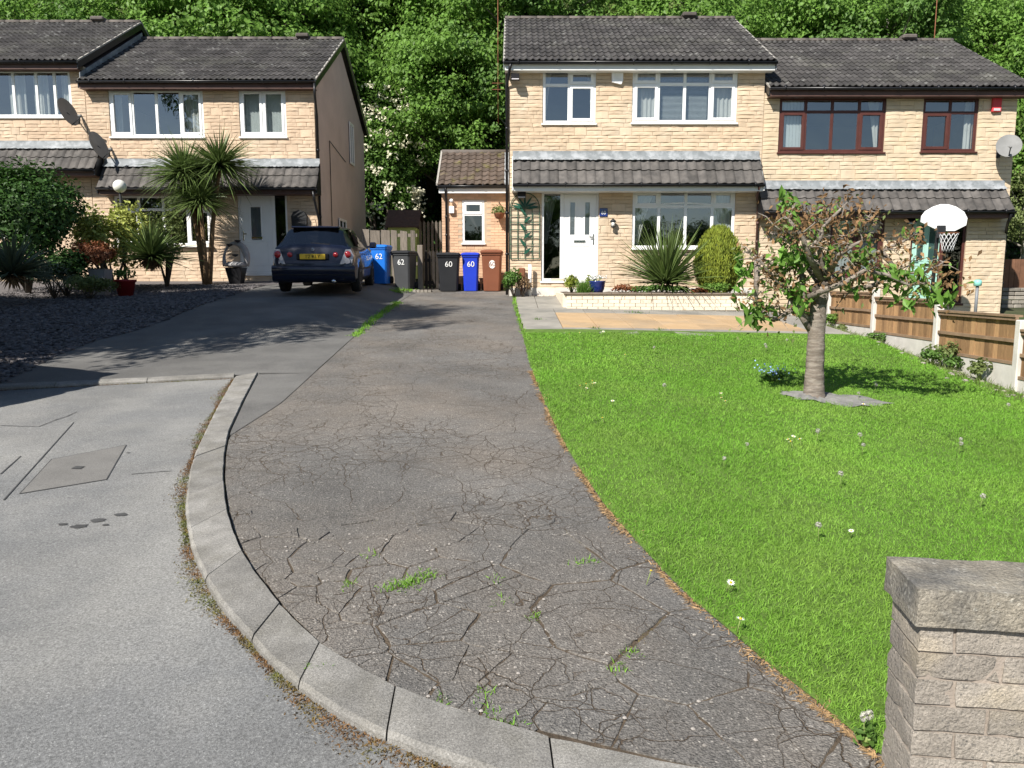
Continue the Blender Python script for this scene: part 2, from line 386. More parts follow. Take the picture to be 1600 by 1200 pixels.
def drive_material():
    m = mat('drive', (.15,.142,.132), .92, .22, 1.0, 0, col2=(.185,.162,.138), mixscale=.9, mixlo=.4, mixhi=.68, speck=(.4,.37,.33), speckscale=70, speckamt=.8, grain=.5, gscale=85)
    nt = m.node_tree; N = nt.nodes; L = nt.links; b = N['Principled BSDF']
    geo = [n for n in N if n.bl_idname == 'ShaderNodeNewGeometry'][0]
    cin = b.inputs['Base Color'].links[0].from_socket
    nz = N.new('ShaderNodeTexNoise'); nz.inputs['Scale'].default_value = 2.3; nz.inputs['Detail'].default_value = 6; L.new(geo.outputs['Position'], nz.inputs['Vector'])
    dm = N.new('ShaderNodeMix'); dm.data_type = 'VECTOR'; dm.inputs[0].default_value = .24; L.new(geo.outputs['Position'], dm.inputs[4]); L.new(nz.outputs['Color'], dm.inputs[5])
    acc = None
    for s, w, lo, hi in ((2.1, .0045, .3, .42), (4.4, .009, .4, .55), (8.5, .016, .46, .6)):
        v = N.new('ShaderNodeTexVoronoi'); v.feature = 'DISTANCE_TO_EDGE'; v.inputs['Scale'].default_value = s; L.new(dm.outputs[1], v.inputs['Vector'])
        r = N.new('ShaderNodeMapRange'); r.inputs[1].default_value = w; r.inputs[2].default_value = w*.25; L.new(v.outputs['Distance'], r.inputs[0])
        n2 = N.new('ShaderNodeTexNoise'); n2.inputs['Scale'].default_value = 1.1; L.new(geo.outputs['Position'], n2.inputs['Vector'])
        r2 = N.new('ShaderNodeMapRange'); r2.inputs[1].default_value = lo; r2.inputs[2].default_value = hi; L.new(n2.outputs['Fac'], r2.inputs[0])
        mu = N.new('ShaderNodeMath'); mu.operation = 'MULTIPLY'; L.new(r.outputs[0], mu.inputs[0]); L.new(r2.outputs[0], mu.inputs[1])
        if acc is None: acc = mu.outputs[0]
        else:
            mxx = N.new('ShaderNodeMath'); mxx.operation = 'MAXIMUM'; L.new(acc, mxx.inputs[0]); L.new(mu.outputs[0], mxx.inputs[1]); acc = mxx.outputs[0]
    mc = N.new('ShaderNodeMix'); mc.data_type = 'RGBA'; L.new(acc, mc.inputs[0]); L.new(cin, mc.inputs[6]); mc.inputs[7].default_value = (.095, .07, .048, 1)
    pl = N.new('ShaderNodeTexNoise'); pl.inputs['Scale'].default_value = 11; pl.inputs['Detail'].default_value = 7; pl.inputs['Roughness'].default_value = .7; L.new(geo.outputs['Position'], pl.inputs['Vector'])
    pr_ = N.new('ShaderNodeMapRange'); pr_.inputs[1].default_value = .62; pr_.inputs[2].default_value = .72; pr_.inputs[4].default_value = .55; L.new(pl.outputs['Fac'], pr_.inputs[0])
    ml = N.new('ShaderNodeMix'); ml.data_type = 'RGBA'; L.new(pr_.outputs[0], ml.inputs[0]); L.new(mc.outputs[2], ml.inputs[6]); ml.inputs[7].default_value = (.34, .325, .29, 1)
    L.new(ml.outputs[2], b.inputs['Base Color'])
    nb = N.new('ShaderNodeTexNoise'); nb.inputs['Scale'].default_value = 130; nb.inputs['Detail'].default_value = 4; L.new(geo.outputs['Position'], nb.inputs['Vector'])
    sm = N.new('ShaderNodeMath'); sm.operation = 'MULTIPLY_ADD'; L.new(acc, sm.inputs[0]); sm.inputs[1].default_value = -.55; L.new(nb.outputs['Fac'], sm.inputs[2])
    bp = N.new('ShaderNodeBump'); bp.inputs['Distance'].default_value = .012; L.new(sm.outputs[0], bp.inputs['Height']); L.new(bp.outputs[0], b.inputs['Normal'])
drive_material()

# ------------------------------------------------------------ ground, road, drives
def axis(*seg):
    out = []
    for a, b, s in seg: out += list(np.arange(a, b, s))
    return np.array(out+[seg[-1][1]])
gx = axis((-600,-60,60), (-60,-16,4), (-16,16,.8), (16,60,4), (60,600,60)); gy = axis((-600,-40,56), (-40,-2,4), (-2,40,.8), (40,90,5), (90,700,61))
XX, YY = np.meshgrid(gx, gy); ZZ = g(XX, YY)-.09
nx, ny = len(gx), len(gy); ii = np.arange(nx*ny).reshape(ny, nx)
mat('ground', (.06,.065,.03), 1, .35, .7, .02, 9, col2=(.04,.07,.02), mixscale=.4)
o = link('ground', mesh_arrays('ground', np.stack([XX, YY, ZZ], -1).reshape(-1, 3), np.stack([ii[:-1,:-1], ii[:-1,1:], ii[1:,1:], ii[1:,:-1]], -1).reshape(-1, 4), True), 'ground'); o['kind'] = 'structure'

RE = [G(*p) for p in ((800,457),(803,480),(808,500),(815,522),(826,570),(845,620),(862,660),(893,720),(940,790),(1000,860),(1060,925),(1130,985),(1200,1045),(1270,1100),(1340,1160),(1385,1199))]
RE += [(1.45, 1.6), (1.6, .5)]
re_x = curve_fn(RE)
KI = [G(*p) for p in ((403,583),(382,623),(357,677),(351,710),(349,747),(353,790),(362,825),(375,858),(393,890),(420,925),(447,958),(494,1004),(561,1046),(640,1087),(737,1119),(854,1154),(1000,1186),(1090,1203))]
KO = [G(*p) for p in ((367,588),(340,635),(308,700),(300,722),(295,743),(289,787),(292,815),(298,850),(313,888),(330,920),(350,950),(437,1044),(509,1100),(561,1130),(640,1162),(700,1184),(760,1203),(820,1222))]
KI += [(1.1, 2.02), (1.9, 1.8)]; KO += [(.55, 1.74), (1.9, 1.48)]
ki_x = curve_fn(KI)
LE = [G(*p) for p in ((655,456),(640,462),(612,480),(583,500),(555,525),(500,575),(440,630),(357,683))]
le_x = curve_fn(LE)
GE = [G(*p) for p in ((0,599),(40,580),(97,552),(146,533),(211,517),(260,500),(330,472),(395,451))]
ge_x = curve_fn(GE)
Y6 = LE[-1][1]; KX, KY = KI[0]
def kerb_line(Y): return KX+(Y-KY)/.292

smesh('road', list(np.arange(-14, 9.6, .4)), lambda Y: -26, lambda Y: 24, 60, -.03, 'road')
YB = 4.5                                                    # nearer than this the concrete is broken up
def drive_l(Y): return le_x(Y) if Y > Y6 else ki_x(Y)+.012
_d = smesh('driveway', list(np.arange(3.9, 21.9, .15))+[21.9], drive_l, lambda Y: re_x(Y)+.05, 14, 0, 'drive')
for _v in _d.data.vertices: _v.co.z -= .007*float(1-sstep(4.6, 5.0, _v.co.y))
smesh('driveway_bed', list(np.arange(1.4, 3.96, .12)), lambda Y: ki_x(Y)-.1, lambda Y: re_x(Y)+.05, 14, -.0045, 'soil')
ysl = list(np.arange(6.9, 21.4, .18))
def ld_r(Y):
    r = le_x(Y)-.012
    return r if Y >= KY else min(r, kerb_line(Y))
def ld_l(Y): return min(max(ge_x(Y), -9.), ld_r(Y)-.02)
smesh('neighbour_driveway', [y for y in ysl if y > 7.95], ld_l, ld_r, 14, 0, 'left_tarmac')
smesh('driveway_apron', list(np.linspace(Y6+.02, KY+.02, 16)), lambda Y: ki_x(Y)+.012, lambda Y: le_x(Y)-.01, 5, 0, 'left_tarmac')

# broken concrete at the mouth of the drive: Voronoi pieces with gaps, as pieces of the drive
def clip(poly, n, d):                                        # keep n.p <= d
    out = []
    for i in range(len(poly)):
        a, b = poly[i], poly[(i+1) % len(poly)]; da = n[0]*a[0]+n[1]*a[1]-d; db = n[0]*b[0]+n[1]*b[1]-d
        if da <= 0: out.append(a)
        if (da < 0) != (db < 0) and abs(da-db) > 1e-12:
            t = da/(da-db); out.append((a[0]+(b[0]-a[0])*t, a[1]+(b[1]-a[1])*t))
    return out
broken = bpy.data.objects.new('broken_concrete', None); C.objects.link(broken); broken['kind'] = 'structure'; GAPM = []
seeds = []
RS = random.Random(4)
while len(seeds) < 64:
    Y = RS.uniform(1.7, YB); X = RS.uniform(-2.2, 1.7)
    if X < ki_x(Y)-.1 or X > re_x(Y)+.2: continue
    dens = RS.choice((.05, .14, .26, .4)) if X < re_x(Y)-.85 else .8
    if RS.random() < .25: dens *= .5
    if all((X-a)**2+(Y-b)**2 > dens**2*.7 for a, b in seeds): seeds.append((X, Y))
    elif RS.random() < .002: seeds.append((X, Y))
for i, (sx, sy) in enumerate(seeds):
    poly = clip([(-3, 1.2), (3, 1.2), (3, 4.8), (-3, 4.8)], (RS.uniform(-.2, .2), 1), RS.uniform(4.1, 4.6))
    for j, (tx, ty) in enumerate(seeds):
        if i == j: continue
        n = (tx-sx, ty-sy); d = (tx*tx+ty*ty-sx*sx-sy*sy)/2; gap = (.0004, .0006, .001, .0014, .002, .0042)[(i*7+j*7+i*j) % 6]*math.hypot(*n)
        poly = clip(poly, n, d-gap)
        if len(poly) < 3: break
    for a, b in zip(KI[2:], KI[3:]):
        if len(poly) < 3: break
        n = (b[1]-a[1], -(b[0]-a[0])); Lg = math.hypot(*n)
        s = 1 if (n[0]*(a[0]+2)+n[1]*(a[1]+3)) < n[0]*a[0]+n[1]*a[1] else -1
        n = (n[0]*s/Lg, n[1]*s/Lg); poly = clip(poly, n, n[0]*a[0]+n[1]*a[1]-.016)
    if len(poly) < 3: continue
    poly = clip(poly, (1, 0), max(re_x(q[1]) for q in poly)+.04)
    if len(poly) < 3: continue
    ring = []
    for k in range(len(poly)):                                # ragged edges
        a, b = poly[k], poly[(k+1) % len(poly)]; Lg = math.hypot(b[0]-a[0], b[1]-a[1]); q = max(1, int(Lg/.035))
        for t in range(q):
            u = t/q; e = RS.uniform(-.008, .004) if t else -.002
            cx, cy = a[0]+(b[0]-a[0])*u, a[1]+(b[1]-a[1])*u; dx, dy = sx-cx, sy-cy; dl = math.hypot(dx, dy)+1e-6
            ring.append((cx-dx/dl*e, cy-dy/dl*e))
    for p in ring:
        for _ in range(2 if RS.random() < .4 else 0): GAPM.append((p[0]+RS.gauss(0, .006), p[1]+RS.gauss(0, .006)))
    tx, ty, h0 = RS.uniform(-.005, .005), RS.uniform(-.005, .005), RS.uniform(-.0015, .002)
    def hz(p, k=1.): return gz(p[0], p[1])+h0+tx*(p[0]-sx)+ty*(p[1]-sy)
    inn = [(p[0]+(sx-p[0])*.014, p[1]+(sy-p[1])*.014) for p in ring]; n = len(ring)
    vs = [(p[0], p[1], hz(p)-.05) for p in ring]+[(p[0], p[1], hz(p)-.005) for p in ring]+[(p[0], p[1], hz(p)) for p in inn]+[(sx, sy, hz((sx, sy))+.002)]
    fs = [(k, (k+1) % n, n+(k+1) % n, n+k) for k in range(n)]+[(n+k, n+(k+1) % n, 2*n+(k+1) % n, 2*n+k) for k in range(n)]+[(2*n+k, 2*n+(k+1) % n, 3*n) for k in range(n)]
    MB().add(vs, fs).build('concrete_fragment', 'drive', broken)

# kerb: quadrant stones in a curve, then a straight run along the neighbour's drive
kerb = bpy.data.objects.new('kerb', None); C.objects.link(kerb); kerb['kind'] = 'structure'
def resample(P, n):
    P = np.array(P); s = np.concatenate([[0], np.cumsum(np.hypot(*np.diff(P, axis=0).T))]); t = np.linspace(0, s[-1], n)
    return np.stack([np.interp(t, s, P[:, 0]), np.interp(t, s, P[:, 1])], 1), s[-1]
KIr, Lk = resample(KI, 181); KOr, _ = resample(KO, 181)
def smooth(P):
    for _ in range(6): P[1:-1] = (P[:-2]+2*P[1:-1]+P[2:])/4
    return P
KIr, KOr = smooth(KIr), smooth(KOr)
cuts = sorted({0, 180, *[int(np.argmin(np.hypot(*(KIr-np.array(G(*p))).T))) for p in ((382,623),(352,698),(349,752),(354,797),(376,862),(433,945),(494,1004),(620,1078),(861,1160))]})
def kerb_stone(A, B):                                         # inner and outer edge point lists
    vs = []; fs = []; h = R.uniform(-.003, .004); n = len(A)
    for i in range(n):
        a, b = Vector(A[i]), Vector(B[i]); d = (a-b).normalized()
        sh = .004 if i in (0, n-1) else 0
        za = gz(*a)+.016+h-sh; zb = gz(*b)+.008+h-sh
        jb = R.uniform(-.004, .004); ja = R.uniform(-.003, .003); a = a+d*ja; b = b+d*jb
        vs += [(a.x, a.y, za-.12), (a.x, a.y, za-.008), (a.x-d.x*.008, a.y-d.y*.008, za), (b.x+d.x*.02, b.y+d.y*.02, zb), (b.x, b.y, zb-.016), (b.x-d.x*.004, b.y-d.y*.004, zb-.12)]
    for i in range(n-1):
        for k in range(5): q = i*6+k; fs.append((q, q+1, q+7, q+6))
    fs += [[5,4,3,2,1,0], [(n-1)*6+k for k in range(6)]]
    MB().add(vs, fs).build('kerb_stone', 'kerb_stone', kerb)
for a, b in zip(cuts, cuts[1:]):
    A, B = KIr[a:b+1].copy(), KOr[a:b+1].copy()
    for P in (A, B):
        t0 = (P[1]-P[0]); P[0] += t0/np.hypot(*t0)*.004; t1 = (P[-2]-P[-1]); P[-1] += t1/np.hypot(*t1)*.004
    kerb_stone(A, B)
kd = Vector((-2.5, -.73)).normalized(); kn = Vector((kd.y, -kd.x))
if kn.y > 0: kn = -kn
st = Vector(KO[0])+Vector((-.02, .03))
for i in range(7):
    a = st+kd*(.915*i+.004); b = st+kd*(.915*(i+1)-.004)
    pts = [a+(b-a)*t/6 for t in range(7)]
    kerb_stone(np.array([tuple(p-kn*.115) for p in pts]), np.array([tuple(p) for p in pts]))

# brown moss and litter that has gathered along the kerb's foot and in the joints
vs_, fs_ = [], []; cnt = 0
def clump(P, r, hh):
    n = len(P); c = np.array(P); d = RN.normal(0, 1, (n, 3)); d[:, 2] = np.abs(d[:, 2])*.6+.1
    v, f = blade_arrays(c, d, RN.uniform(.4, 1, n)*r, RN.uniform(.003, .008, n), .3, 2); return v, f
def stuff_blades(name, P, r, m, label=None, hh=0, parent=None):
    v, f = clump(P, r, hh); o = link(name, mesh_arrays(name, v, f), m, parent); o['kind'] = 'stuff'
    if label: o['label'] = label
    return o
P = []
for i in range(30000):
    t = R.random()**1.1; q_ = (1-t)*179.; k = int(q_); fr = q_-k; b = KOr[k]*(1-fr)+KOr[k+1]*fr; a = KIr[k]*(1-fr)+KIr[k+1]*fr; d = (b-a)/np.hypot(*(b-a)); w = abs(R.gauss(0, .042))*(.5+.9*math.sin(k*.11)**2)
    X, Y = b+d*(.004+w)+RN.normal(0, .004, 2); P.append((X, Y, gz(X, Y)-.032))
for i in range(5000):
    q = st+kd*R.uniform(0, 4)+kn*abs(R.gauss(.006, .015)); P.append((q.x, q.y, gz(q.x, q.y)-.032))
stuff_blades('gutter_moss', P, .026, 'moss')
P = []
for i in range(4200):
    q_ = R.uniform(20, 179); k = int(q_); fr = q_-k; a = KIr[k]*(1-fr)+KIr[k+1]*fr; b = KOr[k]; d = (a-b)/np.hypot(*(a-b)); X, Y = a+d*abs(R.gauss(0, .008)); P.append((X, Y, gz(X, Y)-.012))
for X, Y in GAPM:
    for _ in range(4): x, y = X+R.gauss(0, .008), Y+R.gauss(0, .008); P.append((x, y, gz(x, y)-.009))
for k in range(900):
    t = R.random(); x, y = G(960+t*75+R.gauss(0, 6), 1050-t*85+R.gauss(0, 8)); P.append((x, y, gz(x, y)-.006))
stuff_blades('joint_moss', P, .014, 'moss')
# grass and weeds in the cracks and along the drive edges
P = []
def tufts(centres, n, s, up=0.):
    for (X, Y) in centres:
        for _ in range(n): x, y = X+R.gauss(0, s), Y+R.gauss(0, s); P.append((x, y, gz(x, y)-.012+up))
tufts([G(*p) for p in ((640,912),(655,905),(625,916),(668,900),(612,918))], 150, .03)
tufts([G(*p) for p in ((545,915),(580,870),(775,905),(785,940),(835,965),(760,1085),(765,1110),(770,1125),(800,1135),(690,1098),(905,880),(925,878),(500,1040),(966,1045),(985,1020))], 40, .022)
for i in range(1500):
    Y = R.uniform(11.9, 17.5); X = le_x(Y)+R.gauss(0, .045); P.append((X, Y, gz(X, Y)))
for i in range(500):
    Y = R.uniform(12.2, 18.8); X = re_x(Y)+.03+R.gauss(0, .02); P.append((X, Y, gz(X, Y)))
tufts([G(*p) for p in ((635,452),(628,455),(642,455),(620,457))], 120, .09, .03)
v, f = blade_arrays(np.array(P), RN.normal(0, .55, (len(P), 3))+[0, 0, .8], RN.uniform(.02, .055, len(P))*(1+.05*np.array(P)[:, 1]), .004+.0007*np.array(P)[:, 1], .3, 2)
o = link('crack_grass', mesh_arrays('crack_grass', v, f), 'grass'); o['kind'] = 'stuff'

# loose grit on the broken concrete, tar spots on the road
m2 = MB()
for k in range(420):
    x, y = R.choice(GAPM); x += R.gauss(0, .05); y += R.gauss(0, .05); r = R.choice((.002, .003, .004, .005, .009)); m2.lathe([(r*.5, -.002), (r, r*.3), (r*.6, r*.75), (.0005, r*.85)], (x, y, gz(x, y)+.001), 5, smooth=False)
mat('grit', (.24,.22,.2), .9, .2, 9, island=.5)
o = m2.build('loose_grit', 'grit'); o['kind'] = 'stuff'
mat('tar', (.065,.064,.063), .7, .2, 9); m2 = MB()
for (x, y, r) in ((98,812,.025),(124,815,.042),(152,806,.04),(164,813,.018),(188,797,.036),(200,702,.015)):
    X, Y = G(x, y); n = 14; vs = [(X, Y, gz(X, Y)-.0255)]
    for q in range(n): a = 6.283*q/n; rr = r*R.uniform(.7, 1.15); u, w = X+rr*1.25*math.cos(a), Y+rr*.75*math.sin(a); vs.append((u, w, gz(u, w)-.0262))
    m2.add(vs, [(0, 1+q, 1+(q+1) % n) for q in range(n)])
for pl in (((5,775),(60,715),(115,655)), ((0,735),(32,707)), ((85,652),(104,646),(120,639)), ((0,660),(60,662),(90,650)), ((205,735),(250,731),(268,730))):
    P_ = [Vector(G(*p)) for p in pl]
    for a, b in zip(P_, P_[1:]):
        n = (b-a).normalized(); n = Vector((-n.y, n.x))*.005; m2.add([(q.x, q.y, gz(q.x, q.y)-.0258) for q in (a-n, b-n*.7, b+n*.7, a+n)], [(0, 1, 2, 3)])
o = m2.build('tar_spots', 'tar'); o['kind'] = 'stuff'; o['label'] = 'dark tar spots and seams on the grey road'
# ------------------------------------------------------------ lawn
LY0, LY1, LX1 = 1.75, 12.25, 6.5
def lawn_top(X): return LY1+.08*np.clip(X-.3, 0, 9)
smesh('lawn', list(np.arange(LY0, 12.9, .2)), lambda Y: re_x(min(Y, 12.3))+.015, lambda Y: LX1, 30, .012, 'lawn_soil')
TX0, TY0 = G(1272, 622)
def grass_zone(y0, y1, dens):
    n = int((y1-y0)*6.4*dens); Y = RN.uniform(y0, y1, n); X = RN.uniform(0, LX1, n)
    ex = np.array([re_x(y) for y in Y]); keep = (X > ex+.005+np.abs(RN.normal(0, .02, n))) & (Y < lawn_top(X)) & (X < .70*Y+.6)
    keep &= ((X-TX0)/.36)**2+((Y-TY0+.02)/.2)**2 > 1
    return X[keep], Y[keep]
VS, FS, off = [], [], 0
for y0, y1, dens, w, s in ((1.75, 3.2, 19000, .003, 2), (3.2, 4.6, 13000, .0034, 2), (4.6, 6.5, 9000, .0042, 2), (6.5, 9, 6000, .0056, 2), (9, 13, 3600, .0078, 2)):
    X, Y = grass_zone(y0, y1, dens); n = len(X)
    patch = np.sin(X*1.9+Y*.7)*np.sin(Y*1.6-X*.8)+.6*np.sin(X*4.1)*np.sin(Y*3.7+1)
    b = np.stack([X, Y, g(X, Y)+.008], 1); d = np.stack([RN.normal(0, .5, n)+.15*patch, RN.normal(0, .5, n), RN.uniform(.6, 1.2, n)], 1)
    v, f = blade_arrays(b, d, RN.uniform(.02, .048, n)*(1+.15*patch)*(1+.03*Y), w, .38, s); VS.append(v); FS.append(f+off); off += len(v)
o = link('lawn_grass', mesh_arrays('lawn_grass', np.concatenate(VS), np.concatenate(FS)), 'grass'); o['kind'] = 'stuff'; o['label'] = 'bright green mown grass of the front lawn'
# dry straw-coloured edge of the lawn
n = 9000; Y = RN.uniform(1.8, 9, n)**1.0; X = np.array([re_x(y) for y in Y])+RN.normal(.012, .018, n)*(1+.8*np.sin(Y*5)); keep = np.sin(Y*3.1)+np.sin(Y*7.7)+RN.normal(0, .7, n) > -.4
X, Y = X[keep], Y[keep]; n = len(X)
v, f = blade_arrays(np.stack([X, Y, g(X, Y)+.004], 1), np.stack([RN.normal(-.3, .7, n), RN.normal(0, .7, n), RN.uniform(.05, .35, n)], 1), RN.uniform(.015, .045, n), .003+.0005*Y, .2, 2)
o = link('dry_grass_edge', mesh_arrays('dry_grass_edge', v, f), 'straw'); o['kind'] = 'stuff'

# ------------------------------------------------------------ patio slabs
patio = bpy.data.objects.new('patio', None); C.objects.link(patio); patio['kind'] = 'structure'
smesh('patio_bed', list(np.arange(12.1, 19.3, .3)), lambda Y: re_x(Y)+.03, lambda Y: 6.4, 16, -.012, 'soil', parent=patio, kind=None)
rows = [12.22, 13.0, 13.75, 14.5, 15.3, 16.1, 16.9, 17.7, 18.45, 19.12]
def slab(x0, x1, y0, y1, m, skew=0.):
    b = .006; j = [R.uniform(-.003, .003) for _ in range(4)]
    P = [(x0, y0), (x1, y0), (x1, y1), (x0, y1)]; cx, cy = (x0+x1)/2, (y0+y1)/2
    vs = []
    for (x, y), q in zip(P, j): vs.append((x, y, gz(x, y)-.03))
    for (x, y), q in zip(P, j): vs.append((x, y, gz(x, y)+.006+q))
    for (x, y), q in zip(P, j): vs.append((x+(b if x < cx else -b), y+(b if y < cy else -b), gz(x, y)+.012+q))
    fs = [(k, (k+1) % 4, 4+(k+1) % 4, 4+k) for k in range(4)]+[(4+k, 4+(k+1) % 4, 8+(k+1) % 4, 8+k) for k in range(4)]+[(8, 9, 10, 11)]
    MB().add(vs, fs).build('paving_slab', m, patio)
for ri, (y0, y1) in enumerate(zip(rows, rows[1:])):
    xa = re_x((y0+y1)/2)+.07; xs = [xa, .86] if y0 < 16 else [xa, .55, 1.16]
    if y0 < 16: xs += [.86+.6*k for k in range(1, 10)]
    for k, (a, b) in enumerate(zip(xs, xs[1:])):
        buff = y0 < 16 and .8 < a < 4.6 and 0 < ri < 4
        slab(a+.005, b-.005, y0+.005+.03*max(0, a-.3)*(ri == 0), y1-.005, 'paving_buff' if buff else 'paving_grey')
P = []
tufts([G(*p) for p in ((985,489),(1000,490),(1038,483),(1033,517),(930,514),(840,500),(1100,484))], 45, .05)
v, f = blade_arrays(np.array(P), RN.normal(0, .6, (len(P), 3))+[0, 0, .8], RN.uniform(.05, .13, len(P)), .014, .3, 2)
o = link('patio_weeds', mesh_arrays('patio_weeds', v, f), 'leaf_mid'); o['kind'] = 'stuff'

# ------------------------------------------------------------ raised bed: painted brick front with coping
pb = thing('raised_bed', (3.1, 16.2, gz(3.1, 16.2)), 'raised flower bed with cream painted brick front before the white front door', 'flower bed', worldparts=True)
PX0, PX1, PY, PZ0, PZ1 = 1.14, 5.12, 16.15, 1.0, 1.405
MB().box(PX0+.02, PX1-.02, PY+.02, PY+.2, PZ0, PZ1-.01).box(PX0-.06, PX0+.08, PY+.2, 19.1, PZ0, PZ1-.01).build('wall_core', 'white_brick', pb)
brk = MB(); z = 1.06; ri = 0
while z < PZ1-.05:
    x = PX0+(-.11 if ri % 2 else 0)
    while x < PX1:
        a, b = max(x, PX0), min(x+.215, PX1)
        if b-a > .03: brk.bbox(a, b-.004, PY-.0-R.uniform(0, .004), PY+.06, z, z+.071, .004)
        x += .223
    z += .075; ri += 1
o = brk.build('brickwork', 'white_brick', pb); o['kind'] = 'stuff'
x = PX0-.05
while x < PX1:
    w = R.uniform(.42, .62); MB().bbox(x, min(x+w, PX1+.03)-.006, PY-.035, PY+.24, PZ1-.008, PZ1+.022+R.uniform(-.004, .004), .006).build('coping_slab', 'coping', pb); x += w
vs = []; fs = []
for j in range(13):
    for i in range(27):
        X = PX0+.05+(PX1-PX0-.07)*i/26; Y = PY+.22+(2.85)*j/12; vs.append((X, Y, PZ1-.03+R.uniform(0, .05)))
for j in range(12):
    for i in range(26): q = j*27+i; fs.append((q, q+1, q+28, q+27))
MB().add(vs, fs, smooth=True).build('soil', 'soil', pb)

# ------------------------------------------------------------ garden wall end, close by
gw = thing('garden_wall', (1.3, 2.1, gz(1.3, 2.1)), 'end of a low walling-stone garden wall with a thick weathered coping, at the lawn corner', 'wall', rz=math.radians(-7.6))
gw.location = (1.135, 2.03, gz(1.13, 2.03)-.02)
capz = .712-gw.location.z                                      # underside of the coping, local
ch = .0785; nrow = int(capz/ch)+1
RP = random.Random(21)
def rough_stone(x0, x1, y0, y1, z0, z1, name, m, parent, d=.006, gridx=.035, topj=False):
    """block whose faces are broken, with slightly rounded arrises"""
    nx_, ny_, nz_ = max(2, int((x1-x0)/gridx)), max(2, int((y1-y0)/gridx)), max(2, int((z1-z0)/.03))
    pos = {}; idx = {}; chip = {}; vs = []; fs = []
    def V(i, j, k, face):
        if (i, j, k) not in pos:
            on = (i in (0, nx_), j in (0, ny_), k in (0, nz_)); p = [x0+(x1-x0)*i/nx_, y0+(y1-y0)*j/ny_, z0+(z1-z0)*k/nz_]
            c = ((x0+x1)/2, (y0+y1)/2, (z0+z1)/2); r = .0015 if sum(on) >= 2 else 0
            for a in range(3):
                sg = 1 if p[a] > c[a] else -1
                if on[a]: p[a] += sg*(RP.uniform(-d, d*.7)*(1 if a < 2 else .35)*(.45 if sum(on) >= 2 else 1))-sg*(r+(.007 if a < 2 and sum(on) >= 2 and chip.setdefault((i, j, k), RP.random()) < .14 else 0))
            pos[i, j, k] = tuple(p)
        if (i, j, k, face) not in idx: idx[i, j, k, face] = len(vs); vs.append(pos[i, j, k])
        return idx[i, j, k, face]
    for i in range(nx_):
        for k in range(nz_):
            fs.append((V(i,0,k,0), V(i+1,0,k,0), V(i+1,0,k+1,0), V(i,0,k+1,0))); fs.append((V(i+1,ny_,k,1), V(i,ny_,k,1), V(i,ny_,k+1,1), V(i+1,ny_,k+1,1)))
    for j in range(ny_):
        for k in range(nz_):
            fs.append((V(0,j+1,k,2), V(0,j,k,2), V(0,j,k+1,2), V(0,j+1,k+1,2))); fs.append((V(nx_,j,k,3), V(nx_,j+1,k,3), V(nx_,j+1,k+1,3), V(nx_,j,k+1,3)))
    for i in range(nx_):
        for j in range(ny_):
            fs.append((V(i,j+1,0,4), V(i+1,j+1,0,4), V(i+1,j,0,4), V(i,j,0,4))); fs.append((V(i,j,nz_,5), V(i+1,j,nz_,5), V(i+1,j+1,nz_,5), V(i,j+1,nz_,5)))
    mb = MB().add(vs, fs, smooth=True); return mb.build(name, m, parent)
MB().box(.009, 1.7, .009, .213, 0, capz-.004).build('mortar_core', 'mortar', gw)
for r in range(nrow):
    z1 = capz-r*ch-.004; z0 = z1-ch+.006; x = 0.; first = True
    if z1 < .02: break
    while x < 1.68:
        w = (.105 if r % 2 == 0 else .215)*RP.uniform(.9, 1.15) if first else RP.choice((.21, .26, .3, .34)); first = False
        rough_stone(x, min(x+w, 1.7)-.007, 0, .222, max(z0, -.05), z1, 'walling_stone', 'pier_stone', gw); x += w
for x0, x1 in ((-.018, .6), (.606, 1.2), (1.206, 1.72)): rough_stone(x0, x1, -.018, .245, capz+.001, capz+.112, 'coping_stone', 'pier_cap', gw, .006, .04, True)
# ------------------------------------------------------------ houses
def tile_mesh(name, w, ln, rolls, hgt, th=.016, lift=.028):
    """roof tile: x across, y up the slope, z out of the slope; lower edge at y=0 is proud"""
    n = 6*rolls; prof = []
    for i in range(n+1):
        t = i/n; prof.append((w*t, hgt*max(0., math.sin(math.pi*2*rolls*t-math.pi*.5))**.8 if rolls > 1 else hgt*max(0., math.sin(math.pi*(t*1.7-.7)))**.9))
    vs = []
    for x, z in prof: vs += [(x, 0, z+lift), (x, ln, z+.004), (x, 0, z+lift-th)]
    fs = []
    for i in range(n): a, b = i*3, i*3+3; fs += [(a, b, b+1, a+1), (a+2, b+2, b, a)]
    mb = MB().add(vs, fs[0::2], smooth=True).add(vs, fs[1::2]); return mb.mesh(name)
T_MAIN = tile_mesh('tile', .305, .42, 2, .034); T_PENT = tile_mesh('tile', .222, .40, 1, .028, .018, .026); T_EXT = tile_mesh('tile', .2, .3, 1, .035)
def set_mat(me, m): me.materials.clear(); me.materials.append(MATS[m])
set_mat(T_MAIN, 'tile'); set_mat(T_PENT, 'tile_pent'); set_mat(T_EXT, 'tile_brown')
def tile_slope(parent, me, x0, x1, y0, z0, pitch, slope_len, w, gauge):
    ncol = max(1, round((x1-x0)/w)); nrow = max(1, round(slope_len/gauge)); sx = (x1-x0)/(ncol*w); gg = slope_len/nrow
    for r in range(nrow):
        for c in range(ncol):
            d = r*gg
            inst('roof_tile', me, parent, (x0+(x1-x0)*c/ncol, y0+d*math.cos(pitch)+R.uniform(-.003, .003), z0+d*math.sin(pitch)+R.uniform(-.003, .004)),
                 (pitch+R.uniform(-.008, .008), R.uniform(-.008, .008), 0), (sx, 1, 1))
